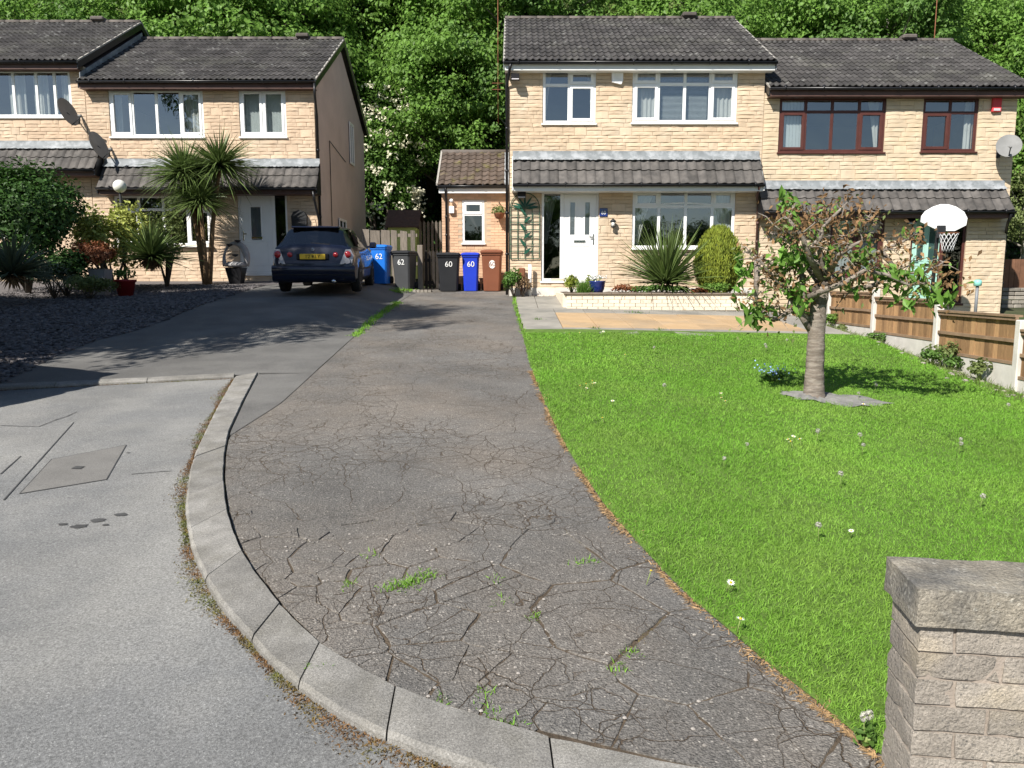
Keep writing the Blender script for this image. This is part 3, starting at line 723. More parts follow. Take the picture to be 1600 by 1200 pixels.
def cells(x0, x1, z0, z1, ops):
    xs = sorted({x0, x1, *[min(max(v, x0), x1) for o in ops for v in o[:2]]}); zs = sorted({z0, z1, *[min(max(v, z0), z1) for o in ops for v in o[2:4]]})
    for a, b in zip(xs, xs[1:]):
        for c, d in zip(zs, zs[1:]):
            mx, mz = (a+b)/2, (c+d)/2
            if b-a > 1e-6 and d-c > 1e-6 and not any(o[0] < mx < o[1] and o[2] < mz < o[3] for o in ops): yield a, b, c, d
def stonework(x0, x1, z0, z1, Y, ops, rng, pair=.185, jump=.13, proud=.018):
    mb = MB()
    def stone(a, b, c, d):
        if b-a < .03: return
        nx_ = max(2, int((b-a)/.11)); e = .004; base = Y-proud+rng.uniform(-.004, .004); vs = []; fs = []
        for j in range(4):
            zz = (c+e, c+e+.012, d-e-.012, d-e)[j]
            for i in range(nx_+1):
                xx = a+e+(b-a-2*e)*i/nx_; edge = j in (0, 3) or i in (0, nx_)
                vs.append((xx, base+(.007 if edge else rng.uniform(-.004, .003)), zz+(rng.uniform(-.004, .004) if 0 < i < nx_ else 0)))
        w = nx_+1
        for j in range(3):
            for i in range(nx_): q = j*w+i; fs.append((q, q+1, q+w+1, q+w))
        n = len(vs); k = [0, nx_, 3*w+nx_, 3*w]; vs += [(vs[q][0], Y+.004, vs[q][2]) for q in k]
        for (p, q, r_, s_) in ((k[0], k[1], n+1, n), (k[1], k[2], n+2, n+1), (k[2], k[3], n+3, n+2), (k[3], k[0], n, n+3)): fs.append((s_, r_, q, p))
        mb.add(vs, fs)
    def row(a, b, c, d, lens):
        blocks = sorted((o[0], o[1]) for o in ops if min(d, o[3])-max(c, o[2]) > .4*(d-c) and o[1] > a and o[0] < b)
        segs = []; x = a
        for p, q in blocks:
            if p > x: segs.append((x, p))
            x = max(x, q)
        if x < b: segs.append((x, b))
        for p, q in segs:
            x = p
            while x < q-.001:
                w = rng.uniform(*lens)
                if q-x-w < .12: w = q-x
                stone(x, min(x+w, q), c, d); x += w
    z = z0
    while z < z1-.03:
        h = min(pair*rng.uniform(.9, 1.1), z1-z); x = x0
        while x < x1-.001:
            run = rng.uniform(.5, 2.2); e = min(x+run, x1)
            if x1-e < .3: e = x1
            q = rng.uniform(.4, .6)*h
            row(x, e, z, z+q, (.22, .6)); row(x, e, z+q, z+h, (.22, .6)); x = e
            if x < x1-.3 and rng.random() < jump*4:
                w = rng.uniform(.22, .36); row(x, min(x+w, x1), z, z+h, (1, 1)); x += w
        z += h
    return mb
def brickwork(x0, x1, z0, z1, Y, ops, rng):
    mb = MB(); z = z0; r = 0
    while z < z1-.02:
        x = x0-(.112 if r % 2 else 0)
        while x < x1:
            a, b = max(x, x0), min(x+.215, x1)
            if b-a > .02 and not any(min(b, o[1])-max(a, o[0]) > .02 and min(z+.065, o[3])-max(z, o[2]) > .02 for o in ops):
                d = rng.uniform(0, .004); mb.box(a, b, Y-.006-d, Y+.004, z, min(z+.065, z1))
            x += .225
        z += .075; r += 1
    return mb
def frame_rect(mb, x0, x1, z0, z1, y0, y1, t, b=.006):
    mb.bbox(x0, x0+t, y0, y1, z0, z1, b); mb.bbox(x1-t, x1, y0, y1, z0, z1, b)
    mb.bbox(x0+t, x1-t, y0, y1, z0, z0+t, b); mb.bbox(x0+t, x1-t, y0, y1, z1-t, z1, b)
def wavy(x0, x1, z0, z1, Y, folds, amp, pinch=None, rng=R):
    n = max(10, int((x1-x0)*50)); vs = []; fs = []
    for j in range(7):
        t = j/6
        for i in range(n+1):
            u = i/n; X = x0+(x1-x0)*u
            if pinch: X = x0+(X-x0)*(1-.75*(1-t)**.8) if pinch > 0 else x1-(x1-X)*(1-.75*(1-t)**.8)
            vs.append((X, Y+amp*math.sin(u*folds*6.283+.6*math.sin(u*9))*(.6+.4*(1-t)), z0+(z1-z0)*t))
    for j in range(6):
        for i in range(n): q = j*(n+1)+i; fs.append((q, q+1, q+n+2, q+n+1))
    return MB().add(vs, fs, smooth=True)
def window(par, Y, px, cols, trans=None, fm='upvc', opens=(), top_open=(), frame=.068, sill=True, curtains=(), gl='glass', sillout=.06, blinds=(), lower=None):
    """px: photo box of the outer frame; cols: fractions; trans: fraction of height of the transom"""
    (xa, z1), (xb, z0) = W(px[0], px[1], Y), W(px[2], px[3], Y); xa = W(px[0], (px[1]+px[3])/2, Y)[0]; xb = W(px[2], (px[1]+px[3])/2, Y)[0]
    y0, y1 = Y+.015, Y+.085
    mb = MB(); frame_rect(mb, xa, xb, z0, z1, y0, y1, frame)
    cx = [xa+(xb-xa)*c for c in cols]
    for c in cx[1:-1]: mb.bbox(c-.036, c+.036, y0+.004, y1-.004, z0+frame, z1-frame, .006)
    zt = z1-(z1-z0)*trans if trans else None
    if zt:
        for a, b in zip(cx, cx[1:]):
            a2 = a+(frame if a == cx[0] else .028); b2 = b-(frame if b == cx[-1] else .028); mb.bbox(a2, b2, y0+.004, y1-.004, zt-.034, zt+.034, .006)
    wn = mb.build('window', fm, par)
    for i, (a, b) in enumerate(zip(cx, cx[1:])):
        a2 = a+(frame if i == 0 else .028); b2 = b-(frame if i == len(cx)-2 else .028)
        spans = [(z0+frame, zt-.028, i in opens), (zt+.028, z1-frame, i in top_open)] if zt and (lower is None or i not in lower) else [(z0+frame, z1-frame, i in opens)]
        for c, d, op in spans:
            t = 0
            if op:
                t = .055; m2 = MB(); frame_rect(m2, a2-.012, b2+.012, c-.012, d+.012, y0-.016, y1-.03, t+.012); m2.build('casement', fm, wn)
            MB().add([(a2+t*.7, y0+.022, c+t*.7), (b2-t*.7, y0+.022, c+t*.7), (b2-t*.7, y0+.022, d-t*.7), (a2+t*.7, y0+.022, d-t*.7)], [(0, 1, 2, 3)]).build('pane', gl, wn)
    if sill: MB().bbox(xa-.03, xb+.03, Y-sillout, Y+.05, z0-.045, z0-.002, .008).build('sill', fm, wn)
    for (u0, u1, folds, pinch) in curtains: wavy(xa+(xb-xa)*u0, xa+(xb-xa)*u1, z0+.05, z1-.06, Y+.2, folds, .025, pinch).build('curtain', 'curtain', wn)
    for (u0, u1, kind) in blinds:
        p, q = xa+(xb-xa)*u0, xa+(xb-xa)*u1; m2 = MB()
        if kind == 'v':
            k = p
            while k < q: m2.add([(k, Y+.16, z0+.05), (k+.085, Y+.185, z0+.05), (k+.085, Y+.185, z1-.05), (k, Y+.16, z1-.05)], [(0, 1, 2, 3)]); k += .08
        else:
            zz = z0+.06
            while zz < z1-.06: m2.add([(p, Y+.15, zz), (q, Y+.15, zz), (q, Y+.175, zz+.014), (p, Y+.175, zz+.014)], [(0, 1, 2, 3)]); zz += .028
        m2.build('blind', 'blind', wn)
    return wn, (xa, xb, z0, z1)
def gutter(par, x0, x1, y, z, brackets=True, r=.055, m='black_plastic'):
    gt = MB(); vs = []; fs = []; n = 8
    for x in (x0, x1):
        for k in range(n+1): t = math.pi*k/n; vs.append((x, y+r*math.cos(t), z-r*math.sin(t)))
        for k in range(n+1): t = math.pi*(1-k/n); vs.append((x, y+(r-.006)*math.cos(t), z+.004-(r-.006)*math.sin(t)))
    q = 2*n+2
    for k in range(q): fs.append((k, (k+1) % q, q+(k+1) % q, q+k))
    fs += [list(range(q))[::-1], list(range(q, 2*q))]
    go = gt.add(vs, fs, smooth=True).build('gutter', m, par)
    if brackets:
        k = x0+.35
        while k < x1-.1: MB().tube([(k-.014, y, z-.001), (k+.014, y, z-.001)], r+.007, 10).build('bracket', m, go); k += .9
    return go
def house(name, label, X0, X1, Y, zb, ze, depth, pitch, group, st, ops, rx=(0, 0), stonem='stone', fascia='white_fascia', gables=('render_grey', 'render_grey'), rowpair=.185, seed=1, roofdrop=.0):
    """front wall at Y from zb to ze (soffit height); ridge parallel to the front"""
    h = thing(name, ((X0+X1)/2, Y, zb), label, 'house', group, worldparts=True)
    rng = random.Random(seed)
    wl = MB()
    for a, b, c, d in cells(X0, X1, zb-.3, ze+.1, ops): wl.box(a, b, Y, Y+.24, c, d)
    wl.build('wall', 'wall_mortar', h)
    so = stonework(X0+.003, X1-.003, zb-.12, ze+.02, Y, ops, rng, rowpair).build('stonework', stonem, h); so['kind'] = 'stuff'
    run = depth/2; rise = math.tan(pitch)*run
    for xg, gm, s in ((X0, gables[0], 1), (X1, gables[1], -1)):
        if gm: MB().prism([(Y+.24, zb-.3), (Y+depth, zb-.3), (Y+depth, ze+.1), (Y+run, ze+rise+.02), (Y+.1, ze+.1), (Y+.24, ze+.1)], 'x', xg, xg+s*.24).build('gable_wall', gm, h)
    MB().box(X0+.24, X1-.24, Y+depth-.24, Y+depth, zb-.3, ze+.1).build('back_wall', 'render_grey', h)
    zm = (zb+ze)/2+.05
    MB().box(X0+.25, X1-.25, Y+.25, Y+depth-.25, zm-.1, zm+.1).box(X0+.25, X1-.25, Y+.25, Y+depth-.25, ze-.05, ze+.05).box(X0+.25, X1-.25, Y+3.2, Y+3.3, zb, ze-.06).build('inner_floor', 'interior', h)
    ov = .3; r0, r1 = X0+rx[0], X1+rx[1]
    ey = Y-ov; ez = ze+.17-ov*0
    # roof deck: both slopes
    sl = (run+ov)/math.cos(pitch); rz = ez+math.tan(pitch)*(run+ov)
    roof = MB().prism([(ey+.02, ez-.05), (ey+.02, ez-.01), (Y+run, rz-.01), (Y+depth+ov, ez-.01), (Y+depth+ov, ez-.05), (Y+run, rz-.09)], 'x', r0, r1).build('roof', 'tile', h)
    tile_slope(roof, T_MAIN, r0, r1, ey-.02, ez-.01, pitch, sl, .305, .345)
    x = r0
    while x < r1-.05:
        w = min(.45, r1-x); mb = MB(); vs = []; fs = []
        for xx, q in ((x, 1.), (x+w-.005, .96)):
            for k in range(7): t = math.pi*k/6; vs.append((xx, Y+run-.12*q*math.cos(t)*1.05, rz-.02+.1*q*math.sin(t)))
        for k in range(6): fs.append((k, k+1, k+8, k+7))
        fs += [[6, 5, 4, 3, 2, 1, 0], list(range(7, 14))]
        mb.add(vs, fs, smooth=True).build('ridge_tile', 'ridge', roof); x += w
    xv = r0+(r1-r0)*.8
    MB().bbox(xv-.2, xv+.2, Y+run-.2, Y+run+.1, rz+.02, rz+.14, .03).build('ridge_vent', 'ridge', roof)
    for xv_, s in ((r0, 1), (r1, -1)):                          # mortared verge and bargeboard
        for ya, yb, za, zc in ((ey, Y+run, ez, rz), (Y+depth+ov, Y+run, ez, rz)):
            MB().prism([(ya, za-.02), (yb, zc-.02), (yb, zc+.025), (ya, za+.025)], 'x', xv_-.012*s, xv_+.03*s).build('verge', 'cement', roof)
            MB().prism([(ya, za-.2), (yb, zc-.2), (yb, zc-.022), (ya, za-.022)], 'x', xv_-.004*s, xv_+.02*s).build('bargeboard', 'black_plastic' if fascia != 'white_fascia' else 'grey_pipe', roof)
    MB().box(r0+.03, r1-.03, ey+.02, ey+.045, ez-.21, ez-.05).build('fascia', fascia, h)
    MB().box(r0+.03, r1-.03, ey+.045, Y-.025, ez-.21, ez-.19).build('soffit', fascia, h)
    gutter(h, r0, r1, ey-.045, ez-.035)
    return h, dict(ez=ez, ey=ey, rz=rz, run=run, rng=rng)
def pent(h, x0, x1, Y, ztop, zbot, out, fascia, g0=0., g1=0., cheeks=True, gm='black_plastic'):
    """short steep tiled canopy roof across the front"""
    pr = MB().prism([(Y-.02, ztop), (Y-out, zbot), (Y-out, zbot-.03), (Y-.02, zbot-.03)], 'x', x0, x1).build('canopy_roof', 'tile_pent', h)
    p = math.atan2(ztop-zbot, out-.02); L_ = math.hypot(ztop-zbot, out-.02)
    tile_slope(pr, T_PENT, x0, x1, Y-out-.02, zbot-.01, p, L_, .222, L_/2)
    vs = []; fs = []; n = int((x1-x0)/.037)                     # lead flashing dressed over the tile tops
    for i in range(n+1):
        x = x0+(x1-x0)*i/n; b = .02*max(0, math.sin(i*6.283/6)); d = .16+R.uniform(-.012, .012)
        vs += [(x, Y-.028, ztop+.15), (x, Y-.034, ztop+.035), (x, Y-.035-d*math.cos(p)-b-.05, ztop+.035-d*math.sin(p)+.02)]
    for i in range(n): q = i*3; fs += [(q, q+3, q+4, q+1), (q+1, q+4, q+5, q+2)]
    MB().add([(a, b, c) for a, b, c in vs], [f[::-1] for f in fs], smooth=True).build('flashing', 'lead', pr)
    MB().box(x0+.02, x1-.02, Y-out+.01, Y-out+.035, zbot-.17, zbot-.035).build('fascia', fascia, h)
    MB().box(x0+.02, x1-.02, Y-out+.035, Y-.026, zbot-.165, zbot-.145).build('soffit', fascia, h)
    for xa, s in ((x0, 1), (x1, -1)):
        MB().prism([(Y-.02, ztop+.02), (Y-out-.02, zbot-.02), (Y-out-.02, zbot-.16), (Y-.02, zbot-.16)], 'x', xa-.012*s, xa+.018*s).build('cheek', 'black_plastic' if fascia != 'white_fascia' else 'white_fascia', h)
    gutter(h, x0+g0, x1+g1, Y-out-.055, zbot-.02, m=gm)
def wz(y, Y): return W(800, y, Y)[1]
def wxx(x, y, Y): return W(x, y, Y)[0]
def opbox(px, Y): 
    ym = (px[1]+px[3])/2; return (wxx(px[0], ym, Y), wxx(px[2], ym, Y), wz(px[3], Y), wz(px[1], Y))
def door_unit(h, Y, px, kind):
    xa, xb, z0, z1 = opbox(px, Y); return xa, xb, z0, z1

# ---- middle house -------------------------------------------------------------------------------
YM = 19.2; XM0, XM1 = wxx(795, 300, YM), wxx(1190, 250, YM); zbM = gz(1, 19.2)-.02; PIT = math.radians(29.5)
eM = wz(112, YM)
pw1, pw2, pd, pw3 = (848,108,931,193), (988,106,1152,192), (846,299,935,439), (988,297,1148,388)
opsM = [opbox(p, YM) for p in (pw1, pw2, pd, pw3)]
house_mid, cm = house('stone_house', 'buff stone house with white framed windows, white front door and green wall trellis', XM0, XM1, YM, zbM, eM, 7.0, PIT, 'houses of the street', None, opsM, rx=(-.12, .17), gables=('stone', 'render_grey'), seed=3)
window(house_mid, YM, pw1, (0, .5, 1), .29, opens=(1,), top_open=(1,), lower=(0,), curtains=((.02, .17, 3, 1), (.84, .98, 3, -1)))
window(house_mid, YM, pw2, (0, .25, .5, .745, 1), .29, opens=(0, 3), top_open=(0, 3), blinds=((.26, .73, 'h'),), curtains=((.02, .24, 5, None), (.76, .98, 5, None)))
wn3, b3 = window(house_mid, YM, pw3, (0, .26, .52, .78, 1), .28, opens=(), top_open=(0, 3), curtains=((.02, .22, 4, 1), (.8, .98, 6, None)), sillout=.1)
arc = MB(); a0, a1 = b3[0]+.3, b3[1]-.3; vs = []; n = 16; zt = b3[3]-(b3[3]-b3[2])*.28
for i in range(n+1): t = i/n; x = a0+(a1-a0)*t; zz = zt+.01+.07*math.sin(math.pi*t); vs += [(x, YM+.012, zz-.02), (x, YM+.012, zz+.02), (x, YM+.06, zz-.02), (x, YM+.06, zz+.02)]
arc.add(vs, [f for i in range(n) for f in ((i*4, i*4+4, i*4+5, i*4+1), (i*4+1, i*4+5, i*4+7, i*4+3), (i*4+2, i*4+6, i*4+4, i*4))]).build('arched_bar', 'upvc', wn3)
def front_door(h, Y, px, side, dm, fm, slots, arch=False, glassdoor=None, sidew=.33):
    xa, xb, z0, z1 = opbox(px, Y); y0 = Y+.03; mb = MB(); frame_rect(mb, xa, xb, z0, z1, y0, y0+.08, .06)
    xm = xa+(xb-xa)*sidew if side == 'l' else xb-(xb-xa)*sidew if side == 'r' else None
    if xm is not None: mb.bbox(xm-.045, xm+.045, y0+.003, y0+.077, z0+.06, z1-.06, .006)
    d = mb.build('door_frame', fm, h)
    if xm is None: da, db = xa+.06, xb-.06
    elif side == 'l': da, db = xm+.045, xb-.06
    else: da, db = xa+.06, xm-.045
    if xm is not None:
        sa, sb = (xa+.06, xm-.045) if side == 'l' else (xm+.045, xb-.06)
        MB().add([(sa, y0+.03, z0+.06), (sb, y0+.03, z0+.06), (sb, y0+.03, z1-.06), (sa, y0+.03, z1-.06)], [(0, 1, 2, 3)]).build('side_pane', 'glass_dark', d)
    leaf = MB().bbox(da+.004, db-.004, y0+.012, y0+.058, z0+.062, z1-.064, .006).build('door', dm, h)
    w = db-da; H = z1-z0
    for (u0, u1, v0, v1) in slots:
        p, q, r, s_ = da+w*u0, da+w*u1, z0+H*v0, z0+H*v1; m2 = MB(); frame_rect(m2, p-.03, q+.03, r-.03, s_+.03, y0, y0+.02, .03, .008); m2.build('glazing_bead', dm, leaf)
        MB().box(p, q, y0+.007, y0+.0125, r, s_).build('glazing', 'glass_dark', leaf)
        MB().box(p, q, y0+.0128, y0+.0135, r, s_).build('backing', 'dark_gap', leaf)
    m2 = MB(); frame_rect(m2, da+w*.14, da+w*.86, z0+H*.1, z0+H*.4, y0+.003, y0+.016, .022, .006); m2.build('lower_panel', dm, leaf)
    MB().bbox(da+w*.32, da+w*.68, y0-.004, y0+.014, z0+H*.43, z0+H*.46, .005).build('letter_flap', 'chrome', leaf)
    hx = db-.06 if side == 'l' else da+.06
    MB().bbox(hx-.016, hx+.016, y0-.008, y0+.014, z0+H*.41, z0+H*.53, .005).bbox(hx-(.1 if side == 'l' else -.1), hx, y0-.035, y0-.02, z0+H*.485, z0+H*.5, .005).build('handle', 'chrome', leaf)
    MB().bbox(xa-.03, xb+.03, Y-.05, y0+.09, z0-.05, z0-.002, .006).build('threshold', fm, h)
front_door(house_mid, YM, pd, 'l', 'upvc', 'upvc', ((.2, .34, .52, .88), (.66, .8, .52, .88)), sidew=.36)
wavy(opsM[2][0]+.07, opsM[2][0]+.4, wz(380, YM), wz(306, YM), YM+.25, 3, .02, 1).build('curtain', 'curtain', house_mid)
pxa, pxb = wxx(801, 270, 18.75), wxx(1194, 270, 18.75)
pent(house_mid, pxa, pxb, YM, wz(246, YM), wz(287, 18.72), .48, 'white_fascia')
MB().box(XM0+.01, XM1-.01, YM-.045, YM-.03+.03, zbM-.1, zbM+.22).build('plinth', 'concrete_post', house_mid)
def pipe(h, pts, r=.034, m='black_plastic', name='downpipe'):
    o = MB().tube(pts, r, 8).build(name, m, h)
    for i in range(1, 5):
        zz = pts[-1][2]+(pts[-2][2]-pts[-1][2])*i/5; MB().tube([(pts[-1][0], pts[-1][1], zz-.03), (pts[-1][0], pts[-1][1], zz+.03)], r+.009, 8).build('clip', m, o)
pipe(house_mid, [(XM0+.05, cm['ey']-.04, cm['ez']-.08), (XM0+.02, cm['ey']+.02, cm['ez']-.2), (XM0-.045, YM-.06, cm['ez']-.5), (XM0-.045, YM-.06, zbM+.05)])
pipe(house_mid, [(pxb-.12, YM-.53, wz(290, 18.72)-.02), (pxb-.1, YM-.3, wz(290, 18.72)-.22), (XM1-.06, YM-.07, wz(290, 18.72)-.4), (XM1-.06, YM-.07, zbM)], .03, 'brown_fascia')

# ---- right house --------------------------------------------------------------------------------
XR0, XR1 = XM1+.004, wxx(1578, 300, YM); zbR = gz(8, 19.2)-.02; eR = wz(152, YM)
rw1, rw2, rd, rw3 = (1217,152,1383,238), (1441,152,1527,237), (1421,338,1507,474), (1296,338,1380,434)
opsR = [opbox(p, YM) for p in (rw1, rw2, rd, rw3)]
house_right, cr = house('stone_house', 'pale stone house with dark brown window frames, mint green door and red alarm box', XR0, XR1, YM, zbR, eR, 7.0, PIT, 'houses of the street', None, opsR, rx=(.02, .22), stonem='stone_right', fascia='brown_fascia', gables=('render_grey', 'stone_right'), rowpair=.2, seed=8)
window(house_right, YM, rw1, (0, .25, .5, .755, 1), .26, 'brown_frame', opens=(0, 3), blinds=((.03, .22, 'v'),), curtains=((.86, .97, 2, -1),))
window(house_right, YM, rw2, (0, .5, 1), .28, 'brown_frame', opens=(0,), curtains=((.84, .97, 2, None),))
window(house_right, YM, rw3, (0, .5, 1), .3, 'brown_frame', opens=(0, 1), blinds=((.05, .95, 'v'),))
front_door(house_right, YM, rd, 'r', 'mint_door', 'brown_frame', ((.18, .4, .5, .9), (.6, .82, .5, .9)), sidew=.42)
rpa, rpb = wxx(1193, 300, 18.75), wxx(1586, 300, 18.75)
pent(house_right, rpa, rpb, YM, wz(292, YM), wz(329, 18.72), .48, 'brown_fascia')
pipe(house_right, [(rpb-.1, YM-.53, wz(333, 18.72)-.02), (rpb-.02, YM-.3, wz(333, 18.72)-.25), (XR1+.05, YM+.1, wz(333, 18.72)-.5), (XR1+.05, YM+.1, zbR)])
# small wall of old stone and brown board fence beside it come later

# ---- left house ---------------------------------------------------------------------------------
YL = 21.2; XL0, XL1 = wxx(137, 200, YL), wxx(495, 280, YL); zbL = gz(-8, 20.8)+.02; eL = wz(140, YL)
lw1, lw2, ld_, lw3 = (171,140,318,214), (374,139,447,214), (373,300,450,428), (180,305,331,384)
opsL = [opbox(p, YL) for p in (lw1, lw2, ld_, lw3)]
house_left, cl = house('stone_house', 'buff stone house with grey rendered gable behind the parked dark car', XL0, XL1, YL, zbL, eL, 6.9, PIT, 'houses of the street', None, opsL, rx=(-.02, .12), stonem='stone_left', fascia='brown_fascia', seed=15)
window(house_left, YL, lw1, (0, .245, .5, .755, 1), None, opens=(0, 3), curtains=((.78, .97, 4, None), (.03, .1, 2, None)))
window(house_left, YL, lw2, (0, .5, 1), None, opens=(0, 1), blinds=((.04, .48, 'v'), (.52, .97, 'v')))
window(house_left, YL, lw3, (0, .25, .5, .75, 1), .28, opens=(0, 3), sillout=.14)
front_door(house_left, YL, ld_, 'r', 'upvc', 'upvc', ((.33, .64, .42, .82),), sidew=.29)
lpa, lpb = wxx(151, 270, 20.75), wxx(494, 270, 20.75)
pent(house_left, lpa, lpb, YL, wz(257, YL), wz(293, 20.72), .48, 'brown_fascia')
pipe(house_left, [(lpb-.08, YL-.53, wz(297, 20.72)-.03), (lpb-.06, YL-.5, wz(297, 20.72)-.25), (XL1+.04, YL-.06, wz(297, 20.72)-.75), (XL1+.04, YL-.06, zbL)])
pipe(house_left, [(XL1+.1, cl['ey']-.04, cl['ez']-.06), (XL1+.1, cl['ey']-.03, cl['ez']-.4), (XL1+.045, YL+.05, cl['ez']-.85), (XL1+.045, YL+.05, zbL)])
sx = XL1+.03                                                    # windows on the rendered gable
for yy, za, zc, hw in ((YL+4.6, wz(258, YL+4.6), wz(193, YL+4.6), .32), (YL+2.9, zbL+.75, zbL+1.9, .5)):
    m2 = MB(); m2.box(sx, sx+.03, yy-hw, yy-hw+.07, za, zc).box(sx, sx+.03, yy+hw-.07, yy+hw, za, zc).box(sx, sx+.03, yy-hw+.07, yy+hw-.07, za, za+.07).box(sx, sx+.03, yy-hw+.07, yy+hw-.07, zc-.07, zc).box(sx, sx+.03, yy-.03, yy+.03, za+.07, zc-.07)
    w_ = m2.build('side_window', 'upvc', house_left); MB().box(sx-.025, sx+.008, yy-hw+.06, yy+hw-.06, za+.06, zc-.06).build('pane', 'glass_dark', w_)
MB().tube([(XL1+.03, YL+1.5, zbL), (XL1+.03, YL+1.5, wz(220, YL+1.5)), (XL1+.03, YL+3.6, wz(253, YL+3.6))], .012, 6).build('cable', 'black_plastic', house_left)

# ---- far left house: one storey step higher up the terrace ---------------------------------------
XF0 = XL0-6.3; eF = wz(110, YL)
fw1, fw3 = (-18,109,111,183), (-18,283,90,370)
opsF = [opbox(p, YL) for p in (fw1, fw3)]
house_far, cf = house('stone_house', 'stone house with higher roof at the stepped end behind the dark hedge', XF0, XL0-.004, YL, zbL+.3, eF, 6.9, PIT, 'houses of the street', None, opsF, rx=(0, .02), stonem='stone_left', fascia='brown_fascia', gables=('stone_left', 'felt'), seed=23)
window(house_far, YL, fw1, (0, .36, .64, .86, 1) if False else (0, .3, .58, .8, 1), None, curtains=((.2, .4, 5, None), (.5, .68, 4, None), (.84, .97, 3, None)))
window(house_far, YL, fw3, (0, .5, 1), .28)
pent(house_far, XF0+.05, wxx(147, 240, 20.75), YL, wz(229, YL), wz(264, 20.72), .48, 'brown_fascia')
# blue-grey lead upstand between the two roofs
MB().prism([(YL-.25, cl['ez']+.02), (YL+cl['run'], cl['rz']+.02), (YL+cl['run'], cl['rz']+.2), (YL-.25, cl['ez']+.2)], 'x', XL0+.012, XL0+.03).build('flashing', 'lead', house_left)

# ---- brick extension by the bins -----------------------------------------------------------------
YE = 21.6; XE0, XE1 = wxx(691, 380, YE), XM0-.02; zbE = gz(-1.4, 21.4); eE = wz(297, YE); ew = (722,313,757,380)
ext = thing('brick_extension', ((XE0+XE1)/2, YE, zbE), 'small pink brick extension with brown tiled roof behind the bins', 'extension', worldparts=True)
opE = [opbox(ew, YE)]; m2 = MB()
for a, b, c, d in cells(XE0, XE1, zbE-.3, eE+.1, opE): m2.box(a, b, YE, YE+.2, c, d)
m2.box(XE0, XE0+.2, YE+.2, YE+3.4, zbE-.3, eE+.1).box(XE0+.2, XE1, YE+3.2, YE+3.4, zbE-.3, eE+.1); m2.build('wall', 'wall_mortar', ext)
o = brickwork(XE0, XE1, zbE-.1, eE+.02, YE, opE, random.Random(2)).build('brickwork', 'brick_pink', ext); o['kind'] = 'stuff'
MB().box(XE0+.2, XE1, YE+2, YE+2.05, zbE, eE).build('inner_wall', 'interior', ext)
window(ext, YE, ew, (0, 1), .33, opens=(), top_open=(0,), gl='glass_dark')
ptE = math.radians(35); run = 1.6; ey = YE-.22; ez = eE+.12
rf = MB().prism([(ey, ez-.03), (ey+run, ez+math.tan(ptE)*run-.03), (ey+run, ez+math.tan(ptE)*run-.1), (ey, ez-.1)], 'x', XE0-.1, XE1).build('roof', 'tile_brown', ext)
MB().prism([(ey+run, ez+math.tan(ptE)*run-.03), (ey+run*2.2, ez-.15), (ey+run*2.2, ez-.22), (ey+run, ez+math.tan(ptE)*run-.1)], 'x', XE0-.1, XE1).build('rear_slope', 'tile_brown', rf)
tile_slope(rf, T_EXT, XE0-.1, XE1-.1, ey-.02, ez-.02, ptE, run/math.cos(ptE), .2, .235)
MB().tube([(XE0-.1, ey+run, ez+math.tan(ptE)*run-.02), (XE1, ey+run, ez+math.tan(ptE)*run-.02)], .085, 10).build('ridge_tile', 'ridge', rf)
MB().prism([(ey, ez-.02), (ey+run, ez+math.tan(ptE)*run-.02), (ey+run, ez+math.tan(ptE)*run+.04), (ey, ez+.04)], 'x', XE0-.13, XE0-.08).build('verge', 'cement', rf)
MB().prism([(ey, ez+.0), (ey+run, ez+math.tan(ptE)*run), (ey+run, ez+math.tan(ptE)*run+.03), (ey, ez+.03)], 'x', XE1-.12, XE1+.015).build('flashing', 'lead', rf)
MB().box(XE0-.06, XE1-.01, ey+.02, ey+.045, ez-.22, ez-.05).build('fascia', 'white_fascia', ext); MB().box(XE0-.06, XE1-.01, ey+.045, YE-.012, ez-.22, ez-.2).build('soffit', 'white_fascia', ext)
gutter(ext, XE0-.1, XE1-.06, ey-.04, ez-.035)
pipe(ext, [(XE0+.13, ey-.03, ez-.08), (XE0+.13, ey+.02, ez-.2), (XE0+.13, YE-.055, ez-.35), (XE0+.13, YE-.055, zbE)])
